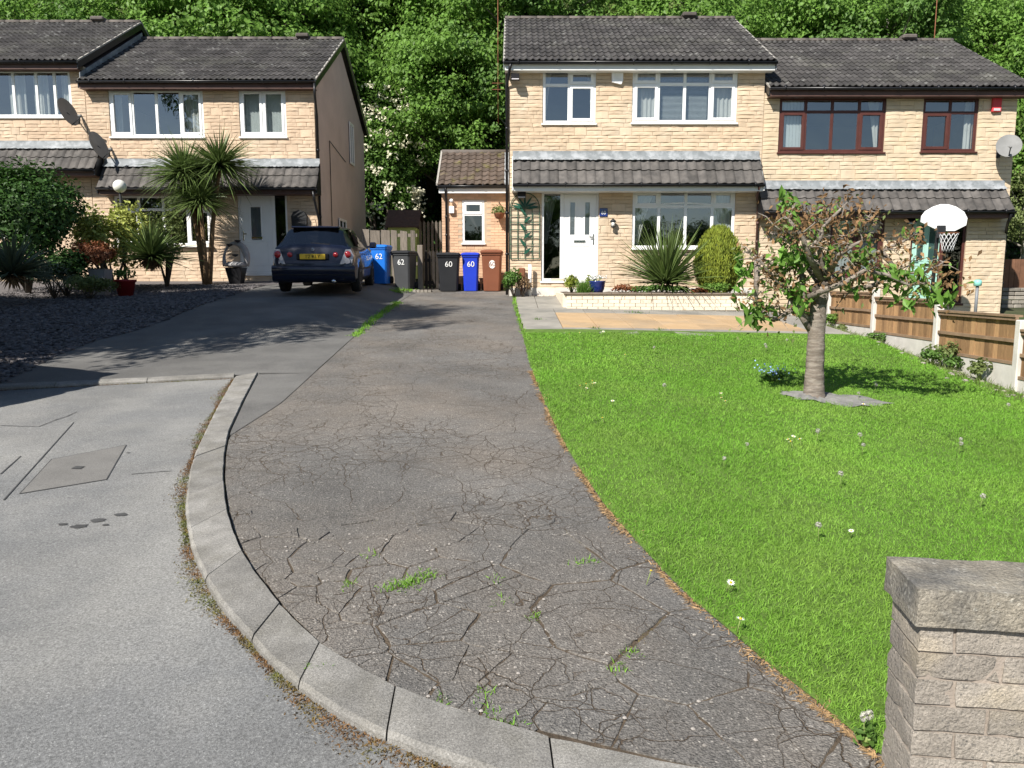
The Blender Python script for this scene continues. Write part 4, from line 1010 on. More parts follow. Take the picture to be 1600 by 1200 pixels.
# ------------------------------------------------------------ car
def make_car(label):
    car = thing('parked_car', (0, 0, 0), label, 'car')
    # stations from the tail (y=0) to the nose (y=4.4); ring from the underside centre to the roof centre
    def prof(y):
        top = np.interp(y, [0, .03, .07, .12, .16, .5, .62, 1.2, 1.9, 2.35, 3.05, 3.6, 4.15, 4.32, 4.4], [.62, .66, .9, .985, 1.0, 1.36, 1.39, 1.425, 1.42, 1.37, .98, .93, .84, .72, .58])
        belt = np.interp(y, [0, .03, .07, .16, .6, 2.2, 3.1, 4.1, 4.3, 4.4], [.6, .64, .86, .95, .97, .95, .93, .81, .7, .57])
        hw = np.interp(y, [0, .05, .15, .5, 1.2, 2.6, 3.6, 4.1, 4.3, 4.4], [.7, .79, .835, .855, .86, .86, .85, .8, .72, .6])
        rw = np.interp(y, [0, .1, .16, .5, 1.2, 2.0, 2.35, 3.05, 4.2, 4.4], [.66, .7, .7, .56, .59, .59, .57, .66, .66, .5])
        zb = np.interp(y, [0, .15, 4.2, 4.4], [.3, .22, .2, .28]); return top, belt, hw, rw, zb
    ys = [0, .02, .05, .09, .14, .18, .3, .42, .52, .6, .66, .7, .74, .8, .88, .98, 1.06, 1.12, 1.16, 1.2, 1.5, 1.75, 1.82, 2.05, 2.3, 2.36, 2.7, 3.0, 3.1, 3.22, 3.28, 3.34, 3.42, 3.52, 3.62, 3.7, 3.76, 3.82, 3.95, 4.15, 4.28, 4.36, 4.4]
    wheels = (.93, 3.52); ar = .345; rings = []
    for y in ys:
        top, belt, hw, rw, zb = prof(y); arch = 0
        for w in wheels:
            if abs(y-w) < ar: arch = max(arch, .31+math.sqrt(ar*ar-(y-w)**2))
        z2 = max(zb+.1, arch); z3 = max(min(.52, belt-.12), z2+.04); z1 = max(zb, arch-.02 if arch else zb)
        rings.append([(0, y, zb+.02), (hw*.75, y, max(zb, zb if not arch else zb)), (hw-.16 if arch else hw*.9, y, z1), (hw-.005, y, z2), (hw+.012, y, z3), (hw, y, (z3+belt)/2+.03), (hw-.045, y, belt), (hw-.075, y, belt+.025 if top > belt+.06 else belt+.012),
                      (rw+.012, y, max(top-.055, belt+.028)), (rw-.09, y, max(top-.012, belt+.034)), (rw*.45, y, top+.012 if top > belt+.05 else belt+.045), (0, y, top+.02 if top > belt+.05 else belt+.05)])
    n = len(rings[0]); body = MB(); glass = []
    full = [r+[(-p[0], p[1], p[2]) for p in r[-2:0:-1]] for r in rings]; m = len(full[0]); vs = [p for r in full for p in r]; fs = []; mi = []
    for i in range(len(ys)-1):
        ym = (ys[i]+ys[i+1])/2
        for k in range(m):
            f = (i*m+k, i*m+(k+1) % m, (i+1)*m+(k+1) % m, (i+1)*m+k); kk = k if k < n-1 else m-1-k; q = 0
            if kk == 7 and .62 < ym < 2.9 and not (1.75 < ym < 1.82) and not (.66 < ym < .7): q = 1
            if kk in (8, 9, 10) and .18 < ym < .5: q = 1
            if kk in (8, 9, 10) and 2.36 < ym < 3.0: q = 1
            if kk == 7 and .14 < ym < .5: q = 0
            if kk <= 2: q = 2
            if kk == 3 and ym < .12: q = 0
            fs.append(f); mi.append(q)
    fs += [tuple(range(m))[::-1], tuple((len(ys)-1)*m+k for k in range(m))]; mi += [0, 0]
    parts = {0: ('body', 'car_paint'), 1: ('glazing', 'car_glass'), 2: ('underbody', 'black_trim')}
    for q, (nm, mt_) in parts.items():
        mb = MB().add(vs, [f[::-1] for f, z in zip(fs, mi) if z == q], smooth=True); me = mb.mesh(nm)
        o = link(nm, me, mt_, car)
        import bmesh
        bm = bmesh.new(); bm.from_mesh(me); bmesh.ops.delete(bm, geom=[v for v in bm.verts if not v.link_faces], context='VERTS'); bmesh.ops.recalc_face_normals(bm, faces=bm.faces); bm.to_mesh(me); bm.free()
        if q == 0: bd = o
    MB().box(-.62, .62, .35, 2.6, .3, .95).build('seats', 'black_trim', car)
    # bumper, lights, plate, badge, wiper, exhaust
    def swept(prof_, y_of, name, mt_, xs, smooth=True):
        vs = []; fs = []; p = len(prof_)
        for x in xs:
            for (dy, z) in prof_: vs.append((x, y_of(x)+dy, z))
        for i in range(len(xs)-1):
            for k in range(p-1): fs.append((i*p+k, (i+1)*p+k, (i+1)*p+k+1, i*p+k+1))
        return MB().add(vs, fs, smooth=smooth).build(name, mt_, car)
    xs = [-.86+.086*i for i in range(21)]; curve = lambda x: .0+.3*max(0, abs(x)-.52)**1.6*1.6
    swept([(.07, .6), (.0, .592), (-.045, .56), (-.055, .5), (-.04, .44), (-.03, .4), (-.028, .36), (.0, .28), (.1, .25)], curve, 'bumper', 'car_paint', xs)
    swept([(-.0405, .415), (-.047, .41), (-.047, .4), (-.034, .395)], curve, 'bumper_strip', 'black_trim', xs)
    def tail_y(z): return float(np.interp(z, [.6, .66, .9, .985, 1.0], [.0, .015, .055, .1, .14]))
    for s in (-1, 1):
        lamp = MB(); pts = [(.56, .62), (.80, .64), (.835, .8), (.78, .93), (.68, .93), (.63, .8)]
        vs = []; 
        for x, z in pts: vs.append((s*x, tail_y(z)+max(0, x-.66)*.5-.028, z))
        for x, z in pts: vs.append((s*x, tail_y(z)+max(0, x-.66)*.5+.05, z))
        k = len(pts); f = [tuple(range(k)) if s > 0 else tuple(range(k))[::-1]]+[(i, (i+1) % k, k+(i+1) % k, k+i) for i in range(k)]
        lo = lamp.add(vs, f).build('tail_light', 'lamp_clear', car)
        MB().lathe([(.001, .0), (.07, .004), (.075, .03)], (0, 0, 0), 16).build('red_lens', 'lamp_red', lo).matrix_local = Matrix.Translation((s*.72, tail_y(.8)-.012, .82)) @ Matrix.Rotation(math.pi/2, 4, 'X') @ Matrix.Rotation(math.pi, 4, 'X')
        o = MB().lathe([(.001, .0), (.05, .004), (.055, .03)], (0, 0, 0), 16).build('reverse_lamp', 'lamp_red', car); o.matrix_local = Matrix.Translation((s*.47, tail_y(.8)-.018, .815)) @ Matrix.Rotation(-math.pi/2, 4, 'X')
    MB().bbox(-.33, .33, tail_y(.78)-.032, tail_y(.78)+.01, .72, .835, .006).build('plate_recess', 'black_trim', car)
    npl = MB().bbox(-.262, .262, tail_y(.78)-.042, tail_y(.78)-.03, .722, .832, .004).build('number_plate', 'plate_yellow', car)
    o = link('lettering', text_mesh('T2 RLY', .105, 0), 'lettering_black', npl); o.matrix_local = Matrix.Translation((0, tail_y(.78)-.0445, .775)) @ Matrix.Rotation(math.pi/2, 4, 'X')
    o = MB().tube([(.034*math.cos(t), 0, .026*math.sin(t)) for t in np.linspace(0, 6.283, 17)], .005, 6).tube([(-.005, 0, .02), (-.012, 0, -.01), (.02, 0, -.012)], .005, 6).build('badge', 'chrome', car); o.location = (0, tail_y(.93)-.004, .925)
    MB().bar((.34, .17, 1.03), (-.05, .2, 1.06), .018, .014).build('wiper', 'black_trim', car)
    MB().bbox(-.5, .5, .44, .66, 1.375, 1.41, .012).build('roof_spoiler', 'car_paint', car)
    MB().tube([(.42, -.03, .27), (.42, .25, .27)], .04, 12).build('exhaust', 'chrome', car)
    MB().tube([(-.05, .95, 1.42), (-.03, .7, 1.55)], .006, 6).build('aerial', 'black_trim', car)
    for s in (-1, 1):
        MB().bbox(s*.9, s*1.06, 2.62, 2.74, .96, 1.1, .03).bar((s*.82, 2.7, .98), (s*.93, 2.7, 1.0), .05, .04).build('wing_mirror', 'car_paint', car)
        for yy in (1.62, 2.5): MB().bbox(s*.868, s*.89, yy, yy+.16, .8, .825, .006).build('door_handle', 'car_paint', car)
        MB().bar((s*.873, 1.2, .5), (s*.873, 3.15, .5), .012, .045).build('side_strip', 'black_trim', car)
        for yw in wheels:
            wo = MB().lathe([(.19, -.1), (.27, -.1), (.305, -.085), (.315, -.04), (.315, .04), (.305, .085), (.27, .1), (.19, .1)], (0, 0, 0), 28).build('wheel', 'rubber', car)
            wo.matrix_local = Matrix.Translation((s*.775, yw, .315)) @ Matrix.Rotation(math.pi/2*s, 4, 'Y')
            rim = MB().lathe([(.001, .05), (.05, .075), (.055, .06), (.06, .03), (.175, .03), (.2, .095), (.215, .098), (.22, .08)], (0, 0, 0), 28).build('rim', 'alloy', wo)
            sp = MB()
            for k in range(7): t = 6.283*k/7; sp.bar((.04*math.cos(t), .04*math.sin(t), .075), (.2*math.cos(t), .2*math.sin(t), .088), .035, .02)
            sp.build('spokes', 'alloy', wo)
    return car
car = make_car('dark blue estate car with yellow number plate parked on the neighbouring drive')
cx_, cy_ = wxx(489, 440, 16.2), 16.25
car.location = (cx_, cy_, gz(-4.2, 17.5)-.02); car.rotation_euler = (math.atan2(gz(-4.2, 20)-gz(-4.2, 16.5), 3.5)*.6, 0, math.radians(4.2))
car2 = copy_tree(car); car2['label'] = 'tall dark car parked on the road beside the slate bed'; car2.name = 'parked_car'
car2.location = (-5.42, 6.7, gz(-5.6, 6.9)-.03); car2.rotation_euler = (0, .06, math.radians(68)); car2.scale = (1, 1, 1.28)

# ------------------------------------------------------------ wheelie bins
def make_bin(w, bodym, label, num, style, loc, rz=0., numz=.8, lidm=None, hgt=1.0, dep=None):
    b = thing('wheelie_bin', loc, label, 'bin', 'wheelie bins by the fence and gate', rz=rz); d = dep or w*1.2; lidm = lidm or bodym
    def ring(hw, hd, z, y0=0, c=.04):
        return [(-hw+c, y0-hd, z), (hw-c, y0-hd, z), (hw, y0-hd+c, z), (hw, y0+hd-c, z), (hw-c, y0+hd, z), (-hw+c, y0+hd, z), (-hw, y0+hd-c, z), (-hw, y0-hd+c, z)]
    rs = [ring(w*.38, d*.36, 0, .03), ring(w*.385, d*.365, .02, .03), ring(w*.46, d*.46, hgt*.86), ring(w*.46, d*.46, hgt*.88), ring(w*.5, d*.5, hgt*.885), ring(w*.5, d*.5, hgt*.93)]
    vs = [p for r in rs for p in r]; fs = [tuple(range(8))[::-1], tuple(40+k for k in range(8))]+[(i*8+k, i*8+(k+1) % 8, i*8+8+(k+1) % 8, i*8+8+k) for i in range(5) for k in range(8)]
    MB().add(vs, fs).build('bin_body', bodym, b, .006)
    rs = [ring(w*.52, d*.53, hgt*.932, -.01), ring(w*.525, d*.535, hgt*.97, -.012), ring(w*.47, d*.47, hgt*1.0, 0), ring(w*.3, d*.3, hgt*1.015, 0)]
    vs = [p for r in rs for p in r]; fs = [tuple(range(8))[::-1], tuple(24+k for k in range(8))]+[(i*8+k, i*8+(k+1) % 8, i*8+8+(k+1) % 8, i*8+8+k) for i in range(3) for k in range(8)]
    MB().add(vs, fs).build('lid', lidm, b, .006)
    MB().tube([(-w*.4, d*.56, hgt*.93), (w*.4, d*.56, hgt*.93)], .016, 8).bar((-w*.4, d*.45, hgt*.9), (-w*.4, d*.57, hgt*.93), .03, .03).bar((w*.4, d*.45, hgt*.9), (w*.4, d*.57, hgt*.93), .03, .03).build('handle', lidm, b)
    for s in (-1, 1): MB().tube([(s*w*.38, d*.42, .1), (s*w*.5, d*.42, .1)], .1, 18).build('wheel', 'rubber', b)
    if style == 'groove':
        MB().bbox(-w*.2, w*.12, -d*.425, -d*.37, .06, hgt*.6, .01).build('front_rib', bodym, b)
    slope = math.atan2(d*.1+.03, hgt*.86)
    numz = min(numz, .7); fy = .03-.365*d-(.095*d+.03)*(numz/(hgt*.86))-.007; slope = math.atan2(.095*d+.03, hgt*.86)
    if style == 'patch':
        o = MB().prism([(.085*math.cos(t), .11*math.sin(t)) for t in np.linspace(0, 6.283, 13)[:-1]], 'z', 0, .002).build('number_sticker', 'sticker', b); o.matrix_local = Matrix.Translation((.02, fy-.001, numz)) @ Matrix.Rotation(math.pi/2+slope, 4, 'X')
        o = link('number', text_mesh(num, .17, 0), 'bin_brown', b); o.matrix_local = Matrix.Translation((.02, fy-.005, numz)) @ Matrix.Rotation(math.pi/2+slope, 4, 'X')
    else:
        o = link('number', text_mesh(num, .2, .0), 'sticker', b); o.matrix_local = Matrix.Translation((.01, fy-.002, numz)) @ Matrix.Rotation(math.pi/2+slope, 4, 'X')
    return b
def onpx(x, Y): X = (x-800)/1200*Y/1.007; return (X, Y, gz(X, Y))
make_bin(.46, 'bin_blue', 'bright blue wheelie bin with white 62, standing beside the parked car', '62', '', onpx(597, 20.6), math.radians(-8), .82, hgt=1.0, dep=.55)
make_bin(.53, 'bin_grey', 'faded grey wheelie bin with black lid and worn 62', '62', '', onpx(633, 20.75), math.radians(-14), .72, 'bin_black', hgt=1.0)
make_bin(.6, 'bin_black', 'black wheelie bin with a broken white 60, beside the dark gate', '60', '', onpx(702, 20.7), .02, .76, hgt=1.0)
make_bin(.47, 'bin_deep_blue', 'slim deep blue wheelie bin with pale 60', '60', '', onpx(736, 20.75), 0, .83, hgt=1.0, dep=.55)
make_bin(.56, 'bin_brown', 'brown garden waste bin with 60 on a white sticker', '60', 'patch', onpx(769, 20.75), -.03, .78, hgt=1.07)

# ------------------------------------------------------------ back fences, gate, shed
fy_ = 22.2
fb = thing('board_fence', (-3.6, fy_, gz(-3.6, fy_)), 'weathered grey upright board fence behind the blue bin', 'fence', worldparts=True)
x = wxx(566, 400, fy_)
while x < wxx(652, 400, fy_):
    w = R.uniform(.2, .32); gp_ = .1 if x > wxx(600, 400, fy_) else .03; zt = wz(359, fy_)+R.uniform(-.05, .04); MB().prism([(x, gz(x, fy_)-.1), (x+w-gp_, gz(x, fy_)-.1), (x+w-gp_, zt+R.uniform(-.03, .02)), (x, zt)], 'y', fy_, fy_+.025).build('board', 'grey_wood', fb); x += w
for zz in (.4, 1.2): MB().box(wxx(566, 400, fy_), wxx(652, 400, fy_), fy_+.03, fy_+.08, gz(-3.5, fy_)+zz, gz(-3.5, fy_)+zz+.09).build('rail', 'grey_wood', fb)
gp = (wxx(657, 420, 21.0), 21.0); MB_ = MB().bbox(gp[0]-.07, gp[0]+.07, 20.93, 21.07, gz(*gp)-.1, wz(383, 21.0), .012)
tag(MB_.build('gate_post', 'grey_wood'), 'short pale wooden gate post beside the faded grey bin', 'post')
sw = thing('step_wall', (-2.7, 20.5, gz(-2.7, 20.5)), 'small rough stone step between the two drives', 'wall', worldparts=True)
for k in range(5): xx = wxx(645, 450, 20.4)+.1*k; rough_stone(xx, xx+.09, 20.3+.01*k, 20.55, gz(xx, 20.4)-.05, gz(xx, 20.4)+.06, 'stone', 'stone_grey', sw, .01, .06)
gt = thing('picket_gate', (-2.2, 21.2, gz(-2.2, 21.2)), 'dark picket gate between the grey and the black bin', 'gate', worldparts=True)
x = gp[0]+.1
while x < wxx(690, 400, 21.2):
    zt = wz(394, 21.2); MB().prism([(x, gz(x, 21.2)+.03), (x+.07, gz(x, 21.2)+.03), (x+.07, zt), (x+.035, zt+.06), (x, zt)], 'y', 21.2, 21.22).build('picket', 'dark_wood', gt); x += .1
for zz in (.15, .75): MB().box(gp[0]+.08, wxx(690, 400, 21.2), 21.225, 21.26, gz(-2.2, 21.2)+zz, gz(-2.2, 21.2)+zz+.09).build('rail', 'dark_wood', gt)
tf = thing('picket_fence', (-2.6, 25.4, gz(-2.6, 25.4)), 'tall picket fence seen through the gap beside the shed', 'fence', worldparts=True)
x = wxx(655, 380, 25.4)
while x < wxx(700, 380, 25.4):
    zt = wz(348, 25.4); MB().prism([(x, gz(x, 25.4)), (x+.08, gz(x, 25.4)), (x+.08, zt), (x+.04, zt+.07), (x, zt)], 'y', 25.4, 25.42).build('picket', 'grey_wood', tf); x += .13
MB().box(wxx(655, 380, 25.4), wxx(700, 380, 25.4), 25.43, 25.47, wz(385, 25.4), wz(381, 25.4)).build('rail', 'dark_wood', tf)
YS = 25.2; s0, s1 = wxx(605, 370, YS), wxx(655, 370, YS); zs = gz(-3.6, YS)
sh = thing('garden_shed', ((s0+s1)/2, YS, zs), 'pale green garden shed with brown felt roof behind the board fence', 'shed', worldparts=True)
ze_ = wz(352, YS); k = zs
while k < ze_-.02: MB().prism([(s0+.03, k), (s1-.1, k), (s1-.1, min(k+.125, ze_)), (s0+.03, min(k+.125, ze_))], 'y', YS+R.uniform(0, .006), YS+.03).build('board', 'shed_green', sh); k += .128
MB().box(s0+.03, s1-.1, YS+.03, YS+1.6, zs, ze_).build('shed_wall', 'shed_green', sh)
MB().prism([(YS-.12, ze_-.04), (YS+.75, wz(328, YS+.75)), (YS+1.75, ze_-.04), (YS+1.75, ze_-.07), (YS+.75, wz(328, YS+.75)-.04), (YS-.12, ze_-.08)], 'x', s0-.06, s1).build('roof', 'felt', sh)
MB().prism([(YS, ze_-.08), (YS+.75, wz(328, YS+.75)-.06), (YS+1.6, ze_-.08)], 'x', s1-.1, s1-.09).build('gable', 'dark_wood', sh)
# fence and low stone wall beyond the right house
YR = 21.6; bf = thing('board_fence', (12.9, YR, gz(12.9, YR)), 'brown upright board fence on a low stone wall beside the pale house', 'fence', worldparts=True)
x = wxx(1560, 430, YR)
while x < wxx(1640, 430, YR): MB().prism([(x, wz(468, YR)), (x+.14, wz(468, YR)), (x+.14, wz(405, YR)+R.uniform(-.01, .02)), (x, wz(405, YR))], 'y', YR, YR+.02).build('board', 'brown_boards', bf); x += .15
m2 = MB()
for r in range(5):
    x = wxx(1558, 480, YR)
    while x < wxx(1640, 480, YR): w = R.uniform(.15, .4); m2.bbox(x, x+w-.012, YR-.15-R.uniform(0, .03), YR+.2, gz(13, YR)-.1+r*.115, gz(13, YR)-.1+r*.115+.1, .015); x += w
tag(m2.build('dry_stone_wall', 'stone_grey'), 'low dry stone wall under the brown board fence', 'wall')

# lawn fence: concrete posts, gravel boards and timber bays stepping down the slope -----------------
XF = 6.6; fl = thing('bay_fence', (XF, 12.9, gz(XF, 12.9)), 'stepped timber fence with white concrete posts along the lawn', 'fence', worldparts=True)
posts = [(1296, 457), (1367, 452), (1467, 473), (1598, 500)]; PYs = [1200*XF*1.003/(p[0]-800) for p in posts]; PYs.append(PYs[-1]-1.9); PYs.insert(0, 18.2)
tops = [wz(446, PYs[0])]+[wz(p[1], Y) for p, Y in zip(posts, PYs[1:])]; tops.append(tops[-1]-.13)
for Y, zt in zip(PYs, tops): MB().bbox(XF-.055, XF+.055, Y-.055, Y+.055, gz(XF, Y)-.2, zt, .012).build('post', 'concrete_post', fl)
capz_ = [(wz(459, PYs[1])+.1,), (wz(462, PYs[2])+.02,), (wz(465, PYs[2]),), (wz(487, PYs[3]),), (wz(503, PYs[4])-.02,)]
for i, (ya, yb) in enumerate(zip(PYs, PYs[1:])):
    zt = [wz(452, PYs[1])-.05, wz(459, PYs[2]), wz(465, PYs[2]), wz(487, PYs[3]), wz(503, PYs[4])-.12][i]; hb = .62; zb_ = zt-hb; ya2, yb2 = ya-.06, yb+.06
    if i == 2: zt = wz(466, PYs[2]); zb_ = zt-hb
    bay = bpy.data.objects.new('bay', None); C.objects.link(bay); bay.parent = fl; bay.location = -fl.location
    y = ya2
    while y > yb2+.01:
        w = min(R.uniform(.09, .13), y-yb2); MB().box(XF-.004+R.uniform(-.003, .003), XF+.012, y-w+.004, y, zb_+.02, zt-.03).build('board', 'fence_wood', bay); y -= w
    for z0, z1_, d in ((zt-.045, zt+.0, .045), ((zt+zb_)/2-.02, (zt+zb_)/2+.025, .035), (zb_, zb_+.04, .035)): MB().box(XF-d, XF-.006, yb2, ya2, z0, z1_).build('rail', 'fence_rail', bay)
    MB().box(XF-.06, XF+.05, yb2, ya2, zt+.001, zt+.03).build('capping_rail', 'fence_rail', bay)
    MB().box(XF-.025, XF+.025, yb2, ya2, min(gz(XF-.3, ya), gz(XF-.3, yb))-.15, zb_-.003).build('gravel_board', 'concrete_post', bay)

# ------------------------------------------------------------ basketball hoop
YH = 17.4; hx, hz_ = W(1474, 340, YH); bh = thing('basketball_hoop', (hx-.1, YH+.15, gz(hx, YH)), 'freestanding basketball hoop with white fan-shaped backboard', 'hoop', worldparts=True)
ol = [W(x, y, YH) for x, y in ((1439,347),(1440,338),(1446,330),(1458,323),(1470,319),(1482,319),(1495,323),(1507,331),(1512,341),(1510,352),(1492,361),(1468,361))]
MB().prism(ol, 'y', YH, YH+.03).build('backboard', 'white_metal', bh, .006)
px_, pz_ = W(1469, 361, YH); MB().bbox(px_-.09, px_+.1, YH-.05, YH-.002, pz_-.16, pz_+.12, .01).build('bracket', 'iron', bh)
b0 = W(1458, 470, YH); MB().tube([(px_+.02, YH+.06, pz_+.2), (px_-.0, YH+.1, pz_-.1), (b0[0], YH+.1, gz(hx, YH)+.1)], .04, 10).build('pole', 'iron', bh)
MB().bbox(b0[0]-.35, b0[0]+.35, YH-.2, YH+.55, gz(hx, YH), gz(hx, YH)+.14, .03).build('base', 'black_plastic', bh)
rc = (px_+.03, YH-.3, pz_-.06); MB().tube([(rc[0]+.2*math.cos(t), rc[1]+.2*math.sin(t), rc[2]) for t in np.linspace(0, 6.283, 25)], .008, 6).build('rim', 'rust', bh)
net = MB()
for k in range(12):
    for s in (-1, 1):
        pts = []
        for j in range(6): t = 6.283*(k+s*j*.5)/12; r = .195-.09*j/5*(1.3-.3*j/5); pts.append((rc[0]+r*math.cos(t), rc[1]+r*math.sin(t), rc[2]-.4*j/5))
        net.tube(pts, .0035, 4)
net.build('net', 'white_metal', bh)

# ------------------------------------------------------------ things on the walls
def on_wall(name, label, cat, x, y, Y): X, Z = W(x, y, Y); return thing(name, (X, Y, Z), label, cat, worldparts=False), X, Z
t, _, _ = on_wall('alarm_box', 'white burglar alarm box under the eaves of the buff house', 'alarm box', 964, 119, YM); MB().prism([(-.14, .19), (.14, .19), (.14, -.12), (.1, -.21), (-.13, -.16)], 'y', -.09, -.02).build('cover', 'white_metal', t, .01); MB().box(-.07, .08, -.093, -.0905, -.1, .1).build('faded_sticker', 'sticker', t)
t, _, _ = on_wall('alarm_box', 'faded red burglar alarm box on the pale house', 'alarm box', 1555, 163, YM); MB().bbox(-.11, .11, -.09, -.02, -.19, .19, .012).build('cover', 'red_box', t); MB().bbox(-.08, .08, -.096, -.088, -.17, -.11, .004).build('strobe', 'lamp_clear', t)
t, tx_, tz_ = on_wall('wall_trellis', 'dark green metal trellis with leaf pattern beside the white door', 'trellis', 820, 404, YM-.03)
tw, th_ = .355, 1.42; m2 = MB()
for k in range(5): m2.bar((-tw+tw*2*k/4, -.02, 0), (-tw+tw*2*k/4, -.02, 1.22), .016, .014)
for k in range(8): m2.bar((-tw, -.026, 1.22*k/7), (tw, -.026, 1.22*k/7), .016, .014)
m2.tube([(-tw*math.cos(t_), -.02, 1.22+.36*math.sin(t_)) for t_ in np.linspace(0, math.pi, 17)], .011, 6); m2.build('grid', 'trellis_green', t)
def flat_leaf(L_, w): return [(0, 0), (L_*.3, w*.5), (L_*.65, w*.42), (L_, 0), (L_*.65, -w*.42), (L_*.3, -w*.5)]
def leaf_at(x, z, ang, L_, w, m='trellis_green'):
    c, s = math.cos(ang), math.sin(ang); MB().prism([(x+u*c-v*s, z+u*s+v*c) for u, v in flat_leaf(L_, w)], 'y', -.044, -.036).build('metal_leaf', m, t)
for k in range(6): leaf_at((.03 if k % 2 else -.03), .1+.19*k, math.radians(42 if k % 2 == 0 else 138) if k % 2 == 0 else math.radians(130), .25, .075)
for k in range(5): leaf_at(0, 1.24, math.radians(20+35*k), .32, .05)
leaf_at(-.02, 1.2, math.radians(165), .33, .07); leaf_at(.02, 1.2, math.radians(10), .33, .07)
t, _, _ = on_wall('house_sign', 'small dark house number sign beside the white door', 'sign', 943, 332, YM-.02); MB().bbox(-.1, .1, -.02, 0, -.1, .1, .006).build('plate', 'blue_glaze', t); o = link('number', text_mesh('60', .12, 0), 'sticker', t); o.matrix_local = Matrix.Translation((0, -.0215, -.01)) @ Matrix.Rotation(math.pi/2, 4, 'X')
t, _, _ = on_wall('wall_lantern', 'small black wall lantern between door and bay window', 'lamp', 957, 349, YM-.02); MB().lathe([(.02, .1), (.075, .05), (.08, .03), (.055, .02), (.05, -.08), (.06, -.1), (.01, -.12)], (0, -.1, 0), 8).bar((0, 0, .05), (0, -.1, .1), .02, .02).build('lantern_body', 'iron', t); MB().lathe([(.045, .018), (.042, -.078)], (0, -.115, 0), 8).build('lantern_glass', 'globe', t)
for (x, y, Yw, lab) in ((805, 124, YM, 'black floodlight under the eaves at the house corner by the extension'), (815, 306, YM, 'black floodlight above the green trellis'), (1417, 346, YM, 'small floodlight beside the mint green door')):
    t, _, _ = on_wall('floodlight', lab, 'floodlight', x, y, Yw-.02); MB().bar((0, 0, 0), (0, -.16, .02), .05, .04).build('arm', 'black_plastic', t); MB().obox((0, -.22, 0), (.1, .05, .07), Matrix.Rotation(math.radians(-35), 3, 'X')).build('lamp_head', 'black_plastic', t); MB().obox((0, -.262, -.03), (.085, .008, .055), Matrix.Rotation(math.radians(-35), 3, 'X')).build('lamp_glass', 'lamp_clear', t)
t, _, _ = on_wall('security_light', 'white security light and sensor on the brick extension', 'floodlight', 706, 328, YE-.01); MB().bbox(-.07, .07, -.1, 0, -.1, .09, .012).build('lamp_head', 'white_metal', t); MB().lathe([(.001, .19), (.04, .2), (.055, .24), (.04, .28), (.001, .29)], (0, -.1, 0), 10).bar((0, 0, .24), (0, -.08, .24), .03, .03).build('sensor', 'white_metal', t)
t, _, _ = on_wall('letter_box', 'black ornate letter box on the wall behind the car', 'letter box', 469, 343, YL-.02); MB().prism([(-.2, -.22), (.2, -.22), (.21, .08), (.15, .19), (0, .24), (-.15, .19), (-.21, .08)], 'y', -.13, 0).build('box', 'iron', t, .008); MB().box(-.13, .13, -.134, -.1305, .06, .085).build('slot', 'dark_gap', t); MB().box(-.16, .16, -.137, -.1305, -.12, -.02).build('flap', 'black_trim', t)
MBv = MB().tube([(0, 0, 0), (0, 0, .78)], .045, 10); o = MBv.build('vent_pipe', 'white_fascia'); vx, vz = W(828, 458, 19.0); o.location = (vx, 19.0, gz(vx, 19.0)); tag(o, 'short white pipe standing at the foot of the buff house', 'pipe')
mx_, mz_ = W(815, 427, 19.1); o = MB().bbox(-.09, .09, -.06, .06, 0, .25, .03).bbox(-.03, .03, -.03, .03, -.45, 0, .005).build('meter_box', 'rust'); o.location = (mx_, 19.05, gz(mx_, 19.05)+.45); tag(o, 'brown meter box at the foot of the trellis', 'box')
def dish(label, x, y, Y, rz, tilt, r, off, m='dish_grey'):
    X, Z = W(x, y, Y); t = thing('satellite_dish', (X, Y, Z), label, 'satellite dish', 'satellite dishes on the fronts')
    piv = Vector((0, -off, 0)); Mx = Matrix.Rotation(rz, 3, 'Z') @ Matrix.Rotation(tilt, 3, 'X')     # bowl opens towards local -Y
    vs = []; fs = []; n = 24
    for side in (0, 1):
        for j in range(6):
            q = j/5
            for k in range(n): a = 6.283*k/n; vs.append(piv+Mx @ Vector((r*q*math.cos(a), .16*r*(1-q*q)*1.0+side*.008, 1.12*r*q*math.sin(a))))
    for side in (0, 1):
        b = side*6*n
        for j in range(5):
            for k in range(n): f = (b+j*n+k, b+j*n+(k+1) % n, b+j*n+n+(k+1) % n, b+j*n+n+k); fs.append(f if side else f[::-1])
    MB().add(vs, fs, smooth=True).build('bowl', m, t)
    e = piv+Mx @ Vector((0, -.9*r, -.75*r)); s = piv+Mx @ Vector((0, .05, -1.05*r))
    MB().tube([tuple(s), tuple(e)], .012, 6).build('feed_arm', 'iron', t); MB().tube([tuple(e), tuple(e+(piv-e)*.22)], .03, 8).build('receiver', 'dish_grey', t)
    MB().tube([(0, 0, -.12), (0, -off*.6, -.12), tuple(piv+Mx @ Vector((0, .17*r, 0)))], .018, 6).bbox(-.05, .05, -.02, 0, -.22, -.02, .004).build('wall_bracket', 'iron', t)
dish('grey satellite dish below the window next to the hedge house', 121, 180, YL-.02, math.radians(80), -.35, .33, .42)
dish('dark satellite dish above the canopy roof near the cordylines', 168, 231, YL-.02, math.radians(80), -.35, .33, .42)
dish('pale grey satellite dish on the corner of the pale house', 1560, 232, YM-.02, math.radians(-25), -.42, .27, .4)
# garden lights
lx, lz = W(1527, 450, 17.9); gl_ = thing('garden_light', (lx, 17.9, gz(lx, 17.9)), 'grey post light with turquoise top beside the fence', 'lamp'); MB().tube([(0, 0, 0), (0, 0, .78)], .035, 10).build('post', 'grey_pipe', gl_); MB().lathe([(.05, .78), (.085, .79), (.085, .9), (.05, .93)], (0, 0, 0), 14).build('lamp_head', 'turquoise', gl_)
